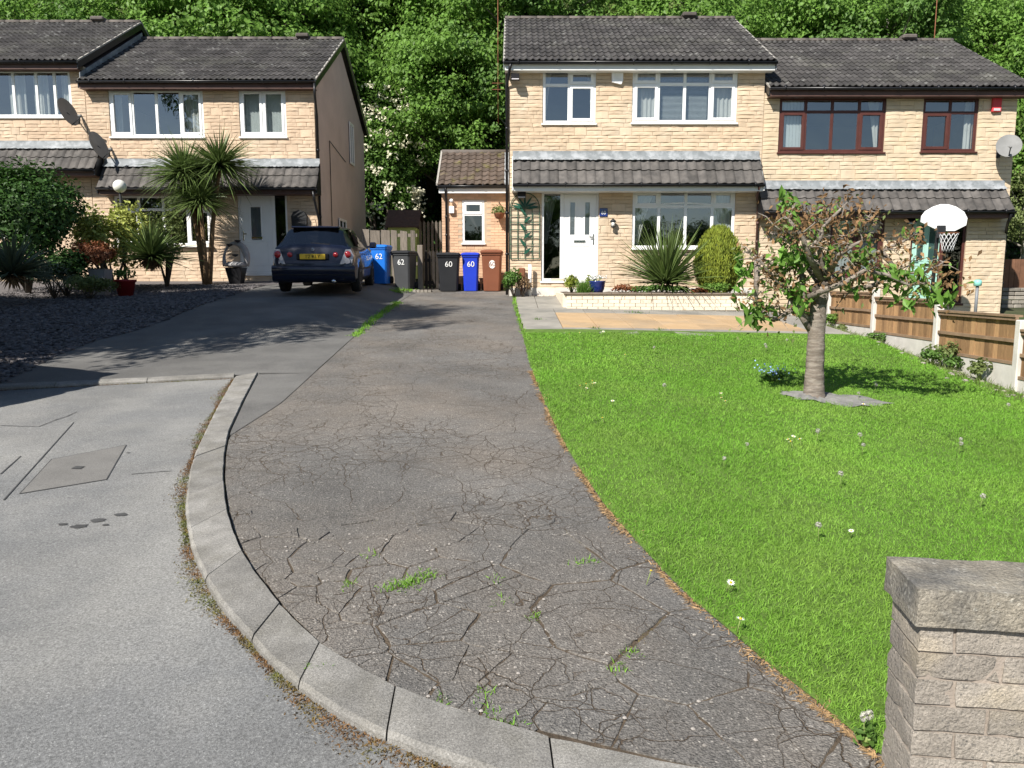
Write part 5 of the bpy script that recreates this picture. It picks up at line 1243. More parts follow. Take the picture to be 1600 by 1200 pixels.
# globe lamp in the neighbour's shrubs
lx, lz = W(187, 291, 18.6); gl_ = thing('globe_lamp', (lx, 18.6, gz(lx, 18.6)), 'white globe lamp rising above the variegated shrub', 'lamp'); hh = lz-gz(lx, 18.6); MB().tube([(0, 0, 0), (0, 0, hh-.12)], .03, 10).build('post', 'iron', gl_); MB().lathe([(.15*math.sin(a)+.001, hh-.15*math.cos(a)) for a in np.linspace(0, math.pi, 12)], (0, 0, 0), 20).build('globe', 'globe', gl_)
# hanging basket
bx, bz = W(780, 333, YE-.25); hb = thing('hanging_basket', (bx, YE-.25, bz), 'hanging basket of dry flowers on the extension wall', 'basket'); MB().lathe([(.01, -.17), (.1, -.13), (.15, -.02), (.16, 0), (.14, 0)], (0, 0, 0), 14).build('basket', 'rust', hb); MB().bar((0, .24, .3), (0, .0, .3), .02, .02).bar((0, 0, .3), (0, 0, 0), .01, .01).build('bracket', 'iron', hb)
c = RN.normal(0, .09, (160, 3)); c[:, 2] = np.abs(c[:, 2])*.9; v, f = leaf_arrays(c, RN.normal(0, 1, (160, 3))+[0, 0, .6], RN.normal(0, 1, (160, 3)), .09, .04); o = link('flowers', mesh_arrays('flowers', v, f), 'leaf_olive', hb); o['kind'] = 'stuff'
# TV aerial masts
for (x, y, Y, lab) in ((778, 60, 26.3, 'thin rusty aerial mast behind the gable of the buff house'), (1462, 30, 23, 'thin rusty aerial mast behind the ridge of the pale house')):
    X, Z = W(x, y, Y); t = thing('aerial_mast', (X, Y, Z-1.2), lab, 'aerial'); MB().tube([(0, 0, -1.5), (0, 0, 2.4)], .012, 6).build('mast', 'rust', t); MB().tube([(-.2, 0, -.4), (.2, 0, -.4)], .012, 6).tube([(-.2, 0, -.2), (.2, 0, -.2)], .012, 6).build('bracket', 'rust', t)

# inspection cover in the road
q = [G(*p) for p in ((30,765),(80,712),(197,690),(166,743))]
ic = thing('inspection_cover', (q[0][0], q[0][1], gz(*q[0])-.03), 'square concrete-filled inspection cover set in the road', 'cover', worldparts=True)
cxm, cym = sum(p[0] for p in q)/4, sum(p[1] for p in q)/4
q = [(cxm-.5, cym-.42), (cxm+.42, cym-.5), (cxm+.5, cym+.42), (cxm-.42, cym+.5)] if False else q
def quadsheet(P, off): return [(x, y, gz(x, y)-.03+off) for x, y in P]
sc_ = lambda k: [(cxm+(x-cxm)*k, cym+(y-cym)*k) for x, y in q]
MB().add(quadsheet(sc_(1.012), .004)+quadsheet(sc_(.985), .004), [(k, (k+1) % 4, 4+(k+1) % 4, 4+k) for k in range(4)]).build('frame', 'tar', ic)
mat('cover_fill', (.175,.168,.157), .95, .12, 3, .004, 120, grain=.25, gscale=120)
MB().add(quadsheet(sc_(.985), .003), [(0, 1, 2, 3)]).build('fill', 'cover_fill', ic)
k = .035; MB().add(quadsheet([(cxm-k, cym-k*.8), (cxm+k, cym-k), (cxm+k, cym+k*.8), (cxm-k, cym+k)], .007), [(0, 1, 2, 3)]).build('key_plate', 'tar', ic)
# ------------------------------------------------------------ woodland behind the houses
def sph(n): v = RN.normal(0, 1, (n, 3)); return unit(v)
def crown_mesh(name, clumps, per, leaf, m, spread, flat=.55, seed=0, lo=.7, hi=1.25):
    """leaf clumps: clumps is (n,4) centre+radius; leaves face up and outwards"""
    cs, ds, ns = [], [], []
    ctr = clumps[:, :3].mean(0)
    for cx, cy, cz, r in clumps:
        k = max(4, int(per*(r/spread)**2)); p = RN.normal(0, 1, (k, 3)); p = unit(p)*RN.uniform(.3, 1.25, (k, 1)); p[:, 2] *= flat; out = np.array([cx, cy, cz])-ctr; out = out/(np.linalg.norm(out)+1e-6)
        cs.append(np.array([cx, cy, cz])+p*r); nn = p*[1, 1, 1.4]+out*.5+[0, 0, .75]+RN.normal(0, .4, (k, 3)); ns.append(nn)
        d = p+RN.normal(0, .5, (k, 3))+[0, 0, -.35]; ds.append(d)
    c = np.concatenate(cs); d = np.concatenate(ds); nn = unit(np.concatenate(ns)); d = d-nn*(d*nn).sum(1, keepdims=True)
    n = len(c); s = RN.uniform(lo, hi, n)*leaf; v, f = leaf_arrays(c, d, nn, s, s*.75, .18)
    me = mesh_arrays(name, v, f); me.materials.append(MATS[m]); return me
def grow(h, r, nb, bend=.25, base=.22, seed=0, gap=.28):
    """trunk and limb polylines, and clump centres at the limb ends"""
    rg = random.Random(seed); trunk = [(0, 0, -.6)]; x = y = 0
    for i in range(1, 8): x += rg.gauss(0, bend*.35); y += rg.gauss(0, bend*.35); trunk.append((x, y, h*.9*i/7))
    limbs = []; cl = []
    for k in range(nb):
        t = gap+(1-gap)*((k+.5)/nb)**.9; i = min(6, int(t*7)); u = t*7-i; p0 = np.array(trunk[i])*(1-u)+np.array(trunk[i+1])*u if i < 7 else np.array(trunk[7])
        a = k*2.4+rg.gauss(0, .4); prof = math.sin(math.pi*min(1, (t-gap*.6)/(1.04-gap*.6))**.8)**.7; L_ = r*(.45+.65*prof)*rg.uniform(.75, 1.15); up = rg.uniform(.15, .6)
        d = np.array([math.cos(a), math.sin(a), up]); p1 = p0+d*L_*.5+[0, 0, .1*L_]; p2 = p0+d*L_+[0, 0, rg.uniform(-.1, .2)*L_]
        limbs.append([tuple(p0), tuple(p1), tuple(p2)])
        for q, s in ((p2, 1.), (p1*.45+p2*.55+[rg.gauss(0, .3*r), rg.gauss(0, .3*r), .1*r], .9), (p1, .75)):
            cl.append((*q, s*r*rg.uniform(.2, .34)))
            for _ in range(2): cl.append((q[0]+rg.gauss(0, .2*r), q[1]+rg.gauss(0, .2*r), q[2]+rg.gauss(0, .13*r), s*r*rg.uniform(.1, .2)))
    cl.append((*trunk[-1], r*.28)); return trunk, limbs, np.array(cl)
def make_tree(name, label, h, r, nb, leafm, leaf, per, seed, barkm='bark', group='trees of the wood behind the houses', gap=.28, tr=None):
    t = thing(name, (0, 0, 0), label, 'tree', group); trunk, limbs, cl = grow(h, r, nb, seed=seed, gap=gap); tr = tr or h*.016+.02
    MB().tube(trunk, [tr*(1-.85*i/7) for i in range(8)], 7).build('trunk', barkm, t)
    lm = MB()
    for l in limbs: lm.tube(l, [tr*.35, tr*.25, tr*.08], 5, cap=False)
    lm.build('limbs', barkm, t); link('crown', crown_mesh('crown', cl, per, leaf, leafm, r*.25), leafm, t); return t
kinds = [make_tree('sycamore_tree', 'bright green sycamore of the wood behind the houses', 10.5, 3.1, 44, 'leaf_bright', .165, 165, 1),
         make_tree('ash_tree', 'mid green feathery ash of the wood behind the houses', 11.5, 2.8, 46, 'leaf_mid', .16, 150, 2, 'bark_pale', gap=.32),
         make_tree('oak_tree', 'dark green broad oak of the wood behind the houses', 9.5, 3.4, 46, 'leaf_dark', .18, 130, 3),
         make_tree('willow_tree', 'olive green thin-leaved willow of the wood behind the houses', 9, 2.7, 40, 'leaf_olive', .13, 180, 4, 'bark_pale')]
spots = []
RT = random.Random(9)
def ph(x, y, Y): return W(x, y, Y)
# (photo x of the trunk, depth, kind, scale)
row1 = [(-60,31,2,.9),(60,33,0,.95),(190,31.5,1,.9),(300,33,0,.95),(400,32,0,1.),(450,34,0,1.),(510,37,1,1.),(560,38,2,.95),(655,36.5,0,1.1),(715,32.5,0,.9),(760,33,0,1.),(720,35.5,0,1.15),
        (840,32,1,.95),(920,33,3,1.),(1000,31.5,3,1.),(1090,33,0,1.),(1180,31,0,.9),(1270,32.5,0,1.),(1350,31,1,.9),(1440,32.5,0,1.),(1520,31,0,.9),(1585,29.5,3,.75),(1650,31,0,1.),(1740,33,2,1.)]
for x, Y, k, s in row1: spots.append(((x-800)/1200*Y, Y, k, s))
for rowY, n, ks in ((39, 19, (0, 1, 0, 0, 2, 1, 3)), (46, 20, (0, 0, 1, 2, 0, 3, 1)), (54, 20, (1, 0, 2, 0, 0)), (63, 20, (0, 2, 1, 0))):
    for i in range(n):
        x = -150+1900*(i+.5)/n+RT.uniform(-30, 30); Y = rowY+RT.uniform(-2.5, 2.5); spots.append(((x-800)/1200*Y, Y, ks[(i*3+int(rowY)) % len(ks)], RT.uniform(.95, 1.25)))
used = set()
bands = ((36, 'at the foot of the bank, close behind the roofs'), (43, 'on the lower bank, behind the first trees'), (50, 'half-way up the wooded bank'), (59, 'high on the wooded bank'), (99, 'along the top of the wooded bank'))
knd = ('bright green sycamore', 'mid green feathery ash', 'dark green broad oak', 'olive green thin-leaved willow')
for X, Y, k, s in spots:
    o = kinds[k] if k not in used else copy_tree(kinds[k]); used.add(k); o['label'] = knd[k]+' '+next(t for q, t in bands if Y < q)
    o.location = (X, Y, gz(X, Y)-.15); o.rotation_euler = (0, 0, RT.uniform(0, 6.28)); o.scale = (s*RT.uniform(.9, 1.1), s*RT.uniform(.9, 1.1), s*RT.uniform(.92, 1.1))
# undergrowth on the bank
n = 22000; X = RN.uniform(-32, 34, n); Y = RN.uniform(28.2, 44, n); h_ = RN.uniform(0, 1, n)**2*1.5*(.5+.5*np.sin(X*.9)*np.sin(Y*1.1+X*.3))
v, f = leaf_arrays(np.stack([X, Y, g(X, Y)+h_], 1), RN.normal(0, 1, (n, 3)), RN.normal(0, .6, (n, 3))+[0, -.4, .8], RN.uniform(.14, .34, n), RN.uniform(.1, .24, n))
o = link('undergrowth', mesh_arrays('undergrowth', v, f), 'leaf_dark'); o['kind'] = 'stuff'; o['label'] = 'dark green undergrowth on the wooded bank'

# ------------------------------------------------------------ shrubs and border plants
def shrub(name, label, loc, rx, ry, h, leafm, leaf, n, cat='shrub', group=None, stems='bark', lobes=9, seed=1, up=.5, aspect=.6, z0=.08):
    t = thing(name, loc, label, cat, group); rg = np.random.default_rng(seed); L_ = rg.normal(0, 1, (lobes, 3)); L_ = unit(L_); L_[:, 2] = np.abs(L_[:, 2])*.9-.25
    idx = rg.integers(0, lobes, n); p = unit(rg.normal(0, 1, (n, 3)))*(rg.uniform(.55, 1, (n, 1))); q = L_[idx]*.62+p*.45*(1+.3*np.sin(idx*2.1))[:, None]
    c = q*[rx, ry, h*.5]+[0, 0, h*.52]; c[:, 2] = np.maximum(c[:, 2], z0*h*rg.uniform(.3, 1.5, n)); nn = unit(q+[0, 0, up]+rg.normal(0, .5, (n, 3))); d = rg.normal(0, 1, (n, 3)); d = d-nn*(d*nn).sum(1, keepdims=True)
    s = rg.uniform(.65, 1.3, n)*leaf; v, f = leaf_arrays(c, d, nn, s, s*aspect); link('foliage', mesh_arrays('foliage', v, f), leafm, t)
    m2 = MB()
    for k in range(7): e = L_[k % lobes]*[rx*.6, ry*.6, h*.3]+[0, 0, h*.5]; m2.tube([(0, 0, 0), tuple(e*.5), tuple(e)], [.03*h/2+.006, .015*h/2+.005, .004], 5)
    m2.build('stems', stems, t); return t
def sword_plant(name, label, loc, L_, n, wd, m, cat='plant', trunk=None, droop=.35, dead=0, group=None, lo=-.15, up=1.):
    t = thing(name, loc, label, cat, group)
    heads = trunk or [((0, 0, .12), 1.)]
    for hp, s in heads:
        d = sph(n); d[:, 2] = np.abs(d[:, 2])*up+lo*RN.uniform(0, 1, n); d = unit(d); b = np.array([hp])+d*.04
        v, f = blade_arrays(b, d, RN.uniform(.65, 1.08, n)*L_*s, wd, RN.uniform(.02, droop, n), 4); link('leaves', mesh_arrays('leaves', v, f), m, t)['kind'] = 'stuff'
        if trunk: MB().tube([(0+hp[0]*.1, hp[1]*.1, -.05), (hp[0]*.45, hp[1]*.45, hp[2]*.5), hp], [.075, .06, .05], 8).build('stem', 'cord_bark', t)
    if dead:
        d = sph(dead); d[:, 2] = -np.abs(d[:, 2])*.8-.1; hp = heads[0][0]; v, f = blade_arrays(np.array([hp])+d*.05, d, RN.uniform(.5, 1, dead)*min(L_*.85, max(.2, hp[2]*1.1+.1)), wd*1.1, .3, 3); link('dead_leaves', mesh_arrays('dead_leaves', v, f), 'dead_leaf', t)['kind'] = 'stuff'
    return t
def at(x, y, Y): X, Z = W(x, y, Y); return (X, Y, Z)
def ong(x, Y): X = (x-800)/1200*Y/1.006; return (X, Y, gz(X, Y))
# neighbour's border
c = ong(325, 19.6)
sword_plant('cordyline', 'tall cordyline with three leafy heads on bare trunks before the white window', c, 1.2, 560, .045, 'sword', trunk=[((-.42, 0, 2.75), 1.), ((.42, .1, 2.95), 1.), ((-.02, -.15, 2.05), .8), ((-.3, .2, 2.4), .7)], droop=.5, lo=-.5)
sword_plant('yucca', 'spiky yucca with a skirt of dead leaves at the back of the slate bed', (*ong(240, 18.0)[:2], gz(-8.4, 18)+.62), 1.12, 400, .05, 'sword', dead=800, droop=.3)
sword_plant('yucca', 'grey-green spiky yucca in the shaded slate bed', (*ong(22, 14.6)[:2], gz(-9.4, 14.6)+.45), 1.0, 320, .05, 'sword_grey', dead=150, droop=.3)
shrub('hedge_shrub', 'large dense dark shrub at the back of the slate bed', ong(45, 17.0), 1.75, 1.3, 3.0, 'leaf_dark', .1, 15000, seed=4, lobes=14)
shrub('bay_shrub', 'small dark leafy bush under the large shrub', ong(105, 16.2), .7, .6, 1.1, 'leaf_dark', .09, 2500, seed=14)
shrub('variegated_shrub', 'yellow and green variegated shrub below the globe lamp', ong(180, 18.3), 1.0, .7, 2.3, 'leaf_variegated', .1, 4200, seed=5)
shrub('grey_shrub', 'thin grey-green twiggy shrub above the spiky yucca', ong(262, 18.9), .7, .5, 2.2, 'leaf_olive', .08, 1700, seed=6)
tp = thing('tall_planter', ong(160, 16.6), 'tall pale square planter in the slate bed', 'planter'); MB().lathe([(.17, 0), (.25, .55), (.27, .57), (.25, .57), (.22, .5)], (0, 0, 0), 4, smooth=False).build('pot', 'grey_pot', tp)
p = ong(160, 16.6); shrub('russet_shrub', 'russet leaved shrub growing in the tall pale planter', (p[0], p[1], p[2]+.5), .62, .45, .75, 'leaf_red', .07, 1700, seed=7)
rp = thing('red_pot', ong(197, 16.4), 'glossy red pot on the slate bed', 'pot'); MB().lathe([(.14, 0), (.2, .3), (.225, .31), (.225, .36), (.19, .36), (.18, .3)], (0, 0, 0), 18).build('pot_body', 'red_pot', rp)
p = ong(197, 16.4); shrub('pot_plant', 'small green plant in the red pot', (p[0], p[1], p[2]+.3), .22, .22, .35, 'leaf_mid', .06, 300, 'plant', seed=8)
shrub('heather', 'low mound of grey heather on the slate bed', ong(140, 15.6), .6, .45, .55, 'leaf_olive', .045, 3000, seed=9)
shrub('lavender', 'low tufted lavender beside the grey yucca', ong(85, 15.8), .5, .4, .9, 'sword_grey', .09, 1300, seed=10, aspect=.2)
fp = ong(371, 20.2); ft = thing('water_feature', fp, 'black tub fountain with grey arch and small iron bowls beside the door', 'fountain')
MB().lathe([(.2, 0), (.3, .4), (.32, .42), (.28, .42)], (0, 0, 0), 4, smooth=False).build('tub', 'black_plastic', ft)
MB().lathe([(.001, .42), (.27, .44), (.3, .5), (.2, .56), (.001, .58)], (0, 0, 0), 14).build('rock_base', 'grey_pot', ft)
MB().tube([(.3*math.cos(a), 0, .62+.42*math.sin(a)) for a in np.linspace(-.4, math.pi+.4, 17)], [.06+.03*math.sin(k*.4) for k in range(17)], 9).build('arch', 'grey_pot', ft)
for dx, zz in ((-.12, 1.0), (.1, 1.1), (.02, .74)): MB().lathe([(.01, -.05), (.07, -.02), (.085, .02), (.06, .02)], (dx, -.08, zz), 10).build('bowl', 'iron', ft)
# slate chips
n = 16000; Y = RN.uniform(8.2, 19.6, n); u = RN.uniform(0, 1, n); ex = np.array([ge_x(y) for y in Y]); X = ex-RN.uniform(0, 1, n)**1.0*5.2+RN.normal(0, .03, n); keep = X > -.72*Y-.8; X, Y = X[keep], Y[keep]; n = len(X)
smesh('slate_bed', list(np.arange(7.6, 21.15, .25)), lambda Y: -14, lambda Y: ge_x(Y)-.0 if Y < 20 else -5.4, 24, .006, 'slate_chip')
a = RN.uniform(0, 6.28, n); tl = RN.normal(0, .3, (n, 3))+[0, 0, 1]; d = np.stack([np.cos(a), np.sin(a), RN.normal(0, .2, n)], 1); s = RN.uniform(.025, .06, n)
dn = unit(d); sd = unit(np.cross(dn, tl)); nn = np.cross(sd, dn); c = np.stack([X, Y, g(X, Y)+.014], 1); s = s[:, None]
vv = np.stack([c-dn*s-nn*.004, c+sd*s*.6-nn*.004, c+dn*s*.9-nn*.004, c-sd*s*.5-nn*.004, c-dn*s*.9+nn*.012, c+sd*s*.5+nn*.012, c+dn*s*.8+nn*.012, c-sd*s*.45+nn*.012], 1).reshape(-1, 3); i = np.arange(n)[:, None]*8
ff = np.concatenate([i+np.array([q]) for q in ([4,5,6,7],[0,1,5,4],[1,2,6,5],[2,3,7,6],[3,0,4,7])], 0)
o = link('slate_chips', mesh_arrays('slate_chips', vv, ff), 'slate_chip'); o['kind'] = 'stuff'; o['label'] = 'loose dark slate chippings of the border'
# raised bed and front of the buff house
bedz = PZ1-.02
def bed(x, Y): X = (x-800)/1200*Y/1.007; return (X, Y, bedz)
sword_plant('phormium', 'big spiky dark green phormium in the raised bed before the bay window', (bed(1040, 17.0)[0], 17.0, bedz+.1), 1.5, 520, .042, 'sword', droop=.28, dead=60, lo=0., up=1.7)
cf_ = thing('golden_conifer', bed(1120, 17.3), 'rounded golden green conifer bush in the raised bed', 'conifer'); n = 15000
z = RN.uniform(0, 1, n); rr = np.sin(np.pi*np.clip(z*.86+.12, 0, 1))**.55; a = RN.uniform(0, 6.283, n); k = 1+.07*np.sin(a*9+z*6)+.05*np.sin(a*17)+RN.normal(0, .035, n); rad = .5*rr*k*RN.uniform(.86, 1, n)
c = np.stack([rad*np.cos(a), rad*np.sin(a), .08+1.38*z+.03*RN.normal(0, 1, n)], 1); out = np.stack([np.cos(a), np.sin(a), (z-.3)*.8], 1)
v, f = leaf_arrays(c, out*.35+[0, 0, 1]+RN.normal(0, .25, (n, 3)), out+RN.normal(0, .5, (n, 3)), RN.uniform(.06, .12, n), RN.uniform(.014, .026, n)); link('foliage', mesh_arrays('foliage', v, f), 'conifer', cf_)
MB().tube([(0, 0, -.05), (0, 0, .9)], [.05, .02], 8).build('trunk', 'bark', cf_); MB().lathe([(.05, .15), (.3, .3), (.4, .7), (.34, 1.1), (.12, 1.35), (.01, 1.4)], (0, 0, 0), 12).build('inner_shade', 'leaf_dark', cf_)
gb = thing('garden_bench', bed(1083, 17.6), 'black iron garden bench with crossed back in the raised bed', 'bench')
for s in (-.42, .3): MB().bar((s, -.25, 0), (s, -.25, .62), .035, .035).build('leg', 'iron', gb); MB().bar((s, .25, 0), (s, .3, .9), .035, .035).build('leg', 'iron', gb); MB().bar((s, -.27, .62), (s, .27, .62), .03, .05).build('armrest', 'iron', gb)
for k in range(6): MB().bar((-.44, -.22+.08*k, .42), (.32, -.22+.08*k, .42), .02, .045).build('seat_slat', 'iron', gb)
MB().bar((-.42, .28, .88), (.3, .28, .88), .04, .03).bar((-.42, .26, .48), (.3, .28, .86), .02, .02).bar((.3, .26, .48), (-.42, .28, .86), .02, .02).build('backrest', 'iron', gb)
bpz = bed(933, 16.7); bp_ = thing('blue_pot', bpz, 'glossy dark blue glazed pot with white flowers', 'pot'); MB().lathe([(.1, 0), (.15, .12), (.17, .26), (.19, .29), (.17, .29), (.15, .24)], (0, 0, 0), 20).build('pot_body', 'blue_glaze', bp_)
shrub('white_flowers', 'small white flowers growing in the blue pot', (bpz[0], bpz[1], bpz[2]+.25), .2, .18, .2, 'petal_white', .035, 260, 'flowers', seed=11, stems='stem')
shrub('dwarf_conifer', 'small yellow-green dwarf conifer before the white door', bed(893, 16.8), .17, .17, .5, 'conifer', .05, 1500, seed=12, aspect=.3)
t = thing('ornamental_grass', bed(912, 16.65), 'tuft of bright green ornamental grass beside the blue pot', 'plant'); n = 420; d = RN.normal(0, .35, (n, 3))+[0, 0, 1]; v, f = blade_arrays(RN.normal(0, .06, (n, 3))*[1, 1, 0], d, RN.uniform(.22, .5, n), .012, .25, 3); link('leaves', mesh_arrays('leaves', v, f), 'leaf_bright', t)
shrub('dwarf_conifer', 'small rounded gold conifer behind the ornamental grass', bed(922, 17.2), .16, .16, .48, 'conifer', .05, 1200, seed=13, aspect=.3)
for i, (x, Y, m, s, lab) in enumerate(((975, 16.6, 'leaf_red', .22, 'small russet spreading plant at the bed edge'), (1000, 16.55, 'leaf_mid', .2, 'low green cover plant under the phormium'), (1028, 16.5, 'leaf_mid', .22, 'low green cover plant under the phormium'), (1058, 16.55, 'leaf_mid', .2, 'low green cover plant under the phormium'), (1118, 16.55, 'leaf_bright', .26, 'leafy green plant at the foot of the golden conifer'), (1090, 16.5, 'leaf_red', .14, 'small russet plant beside the iron bench'))):
    shrub('cover_plant', lab, bed(x, Y), s*1.5, s, s*1.1, m, .05, 500, 'plant', 'low plants in the raised bed', seed=20+i)
shrub('wall_shrub', 'small leafy shrub at the foot of the meter box', ong(803, 18.7), .3, .25, .75, 'leaf_mid', .07, 900, seed=31)
shrub('dry_shrub', 'dry brown twiggy shrub beside the white pipe', ong(817, 18.8), .25, .2, .6, 'dead_leaf', .05, 500, seed=32)
m2 = MB()
for k in range(60): X = R.uniform(.02, 1.05); Y = R.uniform(18.98, 19.12); r = R.uniform(.02, .05); m2.lathe([(r*.5, -.01), (r, r*.3), (r*.6, r*.7), (.001, r*.8)], (X, Y, gz(X, Y)+.01), 6)
o = m2.build('pebbles', 'pebble'); o['kind'] = 'stuff'
# weeds along the lawn fence
for i, (x, y, s, m) in enumerate(((1310,505,.42,'leaf_bright'),(1335,520,.34,'leaf_bright'),(1388,545,.24,'leaf_mid'),(1378,528,.2,'leaf_olive'),(1455,572,.25,'leaf_mid'),(1518,585,.22,'leaf_mid'),(1568,580,.4,'leaf_olive'),(1585,600,.3,'leaf_olive'))):
    X, Y = G(x, y); X = min(X, XF-.18); shrub('fence_weed', 'leafy green weed growing against the lawn fence', (X, Y, gz(X, Y)), s*.75, s*.5, s*1.2, m, .06, int(900*s), 'weed', 'weeds along the lawn fence', seed=40+i, stems='stem')
n = 2600; Y = RN.uniform(8.3, 15.5, n); X = XF-.1-np.abs(RN.normal(0, .3, n)); v, f = blade_arrays(np.stack([X, Y, g(X, Y)], 1), RN.normal(0, .5, (n, 3))+[0, 0, .9], RN.uniform(.06, .2, n), .009, .3, 2); o = link('rough_grass', mesh_arrays('rough_grass', v, f), 'leaf_olive'); o['kind'] = 'stuff'
m2 = MB()
for k in range(130): Y = R.uniform(9, 14.5); X = XF-.15-abs(R.gauss(0, .28)); r = R.uniform(.015, .05); m2.lathe([(r*.5, -.01), (r, r*.3), (r*.6, r*.7), (.001, r*.8)], (X, Y, gz(X, Y)+.005), 6)
o = m2.build('rubble', 'stone_grey'); o['kind'] = 'stuff'

# ------------------------------------------------------------ cherry tree on the lawn
TX, TY = G(1272, 622); tz = gz(TX, TY); ch_ = thing('cherry_tree', (TX, TY, tz), 'small knobbly cherry tree with withered brown and fresh green leaves on the lawn', 'tree')
dep = TY
def tp_(x, y, dy=0.): X, Z = W(x, y, TY+dy); return np.array([X-TX, dy, Z-tz])
trk = [tp_(1272, 628), tp_(1272, 600), tp_(1274, 555), tp_(1276, 510), tp_(1279, 475), tp_(1284, 448)]
tt = np.linspace(0, 5, 40); trk2 = [tuple(np.array([np.interp(t, range(6), [q[a] for q in trk]) for a in range(3)])) for t in tt]
tm = MB().tube(trk2, [float(np.interp(t, range(6), [.13, .1, .092, .088, .086, .08]))*(1+.05*math.sin(t*9)*math.sin(t*3.3)) for t in tt], 18); tm.v = [(x+R.gauss(0, .0022), y+R.gauss(0, .0022), z) for x, y, z in tm.v]; tm.build('trunk', 'bark_cherry', ch_)
knob = MB()
for (x, y, r) in ((1284, 446, .085), (1300, 440, .06), (1272, 452, .06), (1310, 432, .045)): c_ = tp_(x, y, R.uniform(-.05, .05)); knob.lathe([(r*math.sin(a)+.001, -r*math.cos(a)) for a in np.linspace(0, math.pi, 7)], tuple(c_), 9)
knob.build('burr', 'bark', ch_)
brs = [[(1270,520),(1250,490),(1232,455),(1220,430,.1),(1205,410,.15),(1185,400,.2),(1165,395,.2)], [(1262,500),(1240,470),(1215,440),(1198,425,-.1),(1185,405,-.2)], [(1250,490),(1235,488),(1215,496),(1195,498,-.1),(1178,492,-.15)], [(1185,405,-.1),(1182,440,-.12),(1184,470,-.12),(1190,490,-.1)],
       [(1255,480),(1252,445),(1250,410,.1),(1245,385,.2),(1225,370,.3),(1200,365,.3)], [(1284,448),(1262,420,.2),(1250,395,.3),(1230,362,.3),(1205,350,.2)], [(1284,446),(1285,415,-.1),(1280,385,-.2),(1290,350,-.2),(1315,325,-.2),(1327,313,-.2)],
       [(1255,470),(1285,455,-.2),(1320,440,-.3),(1350,425,-.3),(1385,428,-.3),(1420,445,-.3),(1450,440,-.3)], [(1290,440),(1320,420,.2),(1345,405,.3),(1375,392,.3),(1410,375,.3),(1430,370,.3)], [(1300,438),(1330,455,.1),(1360,450,.1),(1400,425,.1),(1440,430,.1),(1480,405,.1)], [(1290,440),(1300,400,.3),(1330,365,.3),(1350,340,.3),(1380,350,.3)],
       [(1284,440),(1265,400,-.3),(1255,370,-.4),(1235,345,-.4),(1245,320,-.3)], [(1375,392,.3),(1395,415,.3),(1410,440,.3)], [(1285,430),(1270,395,.4),(1280,360,.5),(1265,330,.5)], [(1290,435),(1310,400,-.4),(1335,385,-.5),(1360,370,-.5)]]
bm_ = MB(); tips = []
for b in brs:
    P_ = [tp_(q[0]+R.uniform(-3, 3), q[1]+R.uniform(-3, 3), q[2] if len(q) > 2 else 0.) for q in b]; n = len(P_); bm_.tube([tuple(p) for p in P_], [.038*(1-.78*i/(n-1)) for i in range(n)], 7)
    for i in range(2, n):
        for _ in range(3): tips.append((P_[i-1]+(P_[i]-P_[i-1])*R.random(), P_[i]-P_[i-1]))
for p, d in list(tips):
    e = p+np.array([R.gauss(0, .12), R.gauss(0, .12), R.gauss(.02, .1)]); bm_.tube([tuple(p), tuple((p+e)/2+np.array([0, 0, .03])), tuple(e)], [.009, .006, .003], 4, cap=False); tips.append((e, d))
bm_.build('branches', 'bark_cherry', ch_)
def leaves_at(centres, per, sd, leaf, m, name, hang=.4):
    c = np.concatenate([np.array([q])+RN.normal(0, sd, (per, 3)) for q in centres]); n = len(c); d = RN.normal(0, .7, (n, 3))+[0, 0, -hang]; nn = RN.normal(0, .6, (n, 3))+[-.3, -.5, .7]; s = RN.uniform(.7, 1.25, n)*leaf
    v, f = leaf_arrays(c, d, nn, s, s*.46, .2); o = link(name, mesh_arrays(name, v, f), m, ch_); o['kind'] = 'stuff'; return o
T = [p for p, d in tips]; green = [tp_(x, y, dy) for x, y, dy in ((1228,318,0),(1240,325,.1),(1235,312,-.1),(1220,405,-.1),(1235,410,-.15),(1250,405,-.1),(1215,415,0),(1262,405,-.1),(1240,400,0),(1170,492,-.1),(1180,497,-.15),(1185,488,-.1),(1165,425,0),(1195,480,-.1),(1390,425,-.2),(1400,435,-.2),(1380,432,-.25),(1430,430,-.2),(1425,440,-.2),(1300,405,-.2),(1290,400,-.1),(1345,395,.1),(1345,410,.1),(1245,470,-.1),(1250,460,-.1),(1235,450,-.1),(1160,440,0),(1330,445,-.2),(1410,475,-.2),(1450,462,-.2),(1478,470,0),(1455,470,0),(1470,460,0),(1165,415,0))]
leaves_at(green, 11, .06, .14, 'leaf_cherry', 'green_leaves', .7)
wi = [p for p in T if R.random() < .55]
leaves_at(wi, 7, .075, .07, 'leaf_withered', 'withered_leaves'); leaves_at([p for p in T if R.random() < .5], 4, .08, .06, 'leaf_olive', 'small_leaves'); leaves_at([p for p in T if R.random() < .12], 4, .07, .085, 'leaf_cherry', 'fresh_leaves')
leaves_at([tp_(x, y, R.uniform(-.1, .3)) for x, y in ((1240,350),(1260,340),(1280,335),(1300,345),(1320,335),(1340,345),(1255,360),(1285,365),(1310,360),(1335,365),(1225,345),(1270,350),(1345,330),(1330,325),(1290,325),(1430,372),(1415,378),(1390,385),(1480,470),(1465,450),(1490,440),(1470,435))], 18, .085, .07, 'leaf_withered', 'withered_tufts')
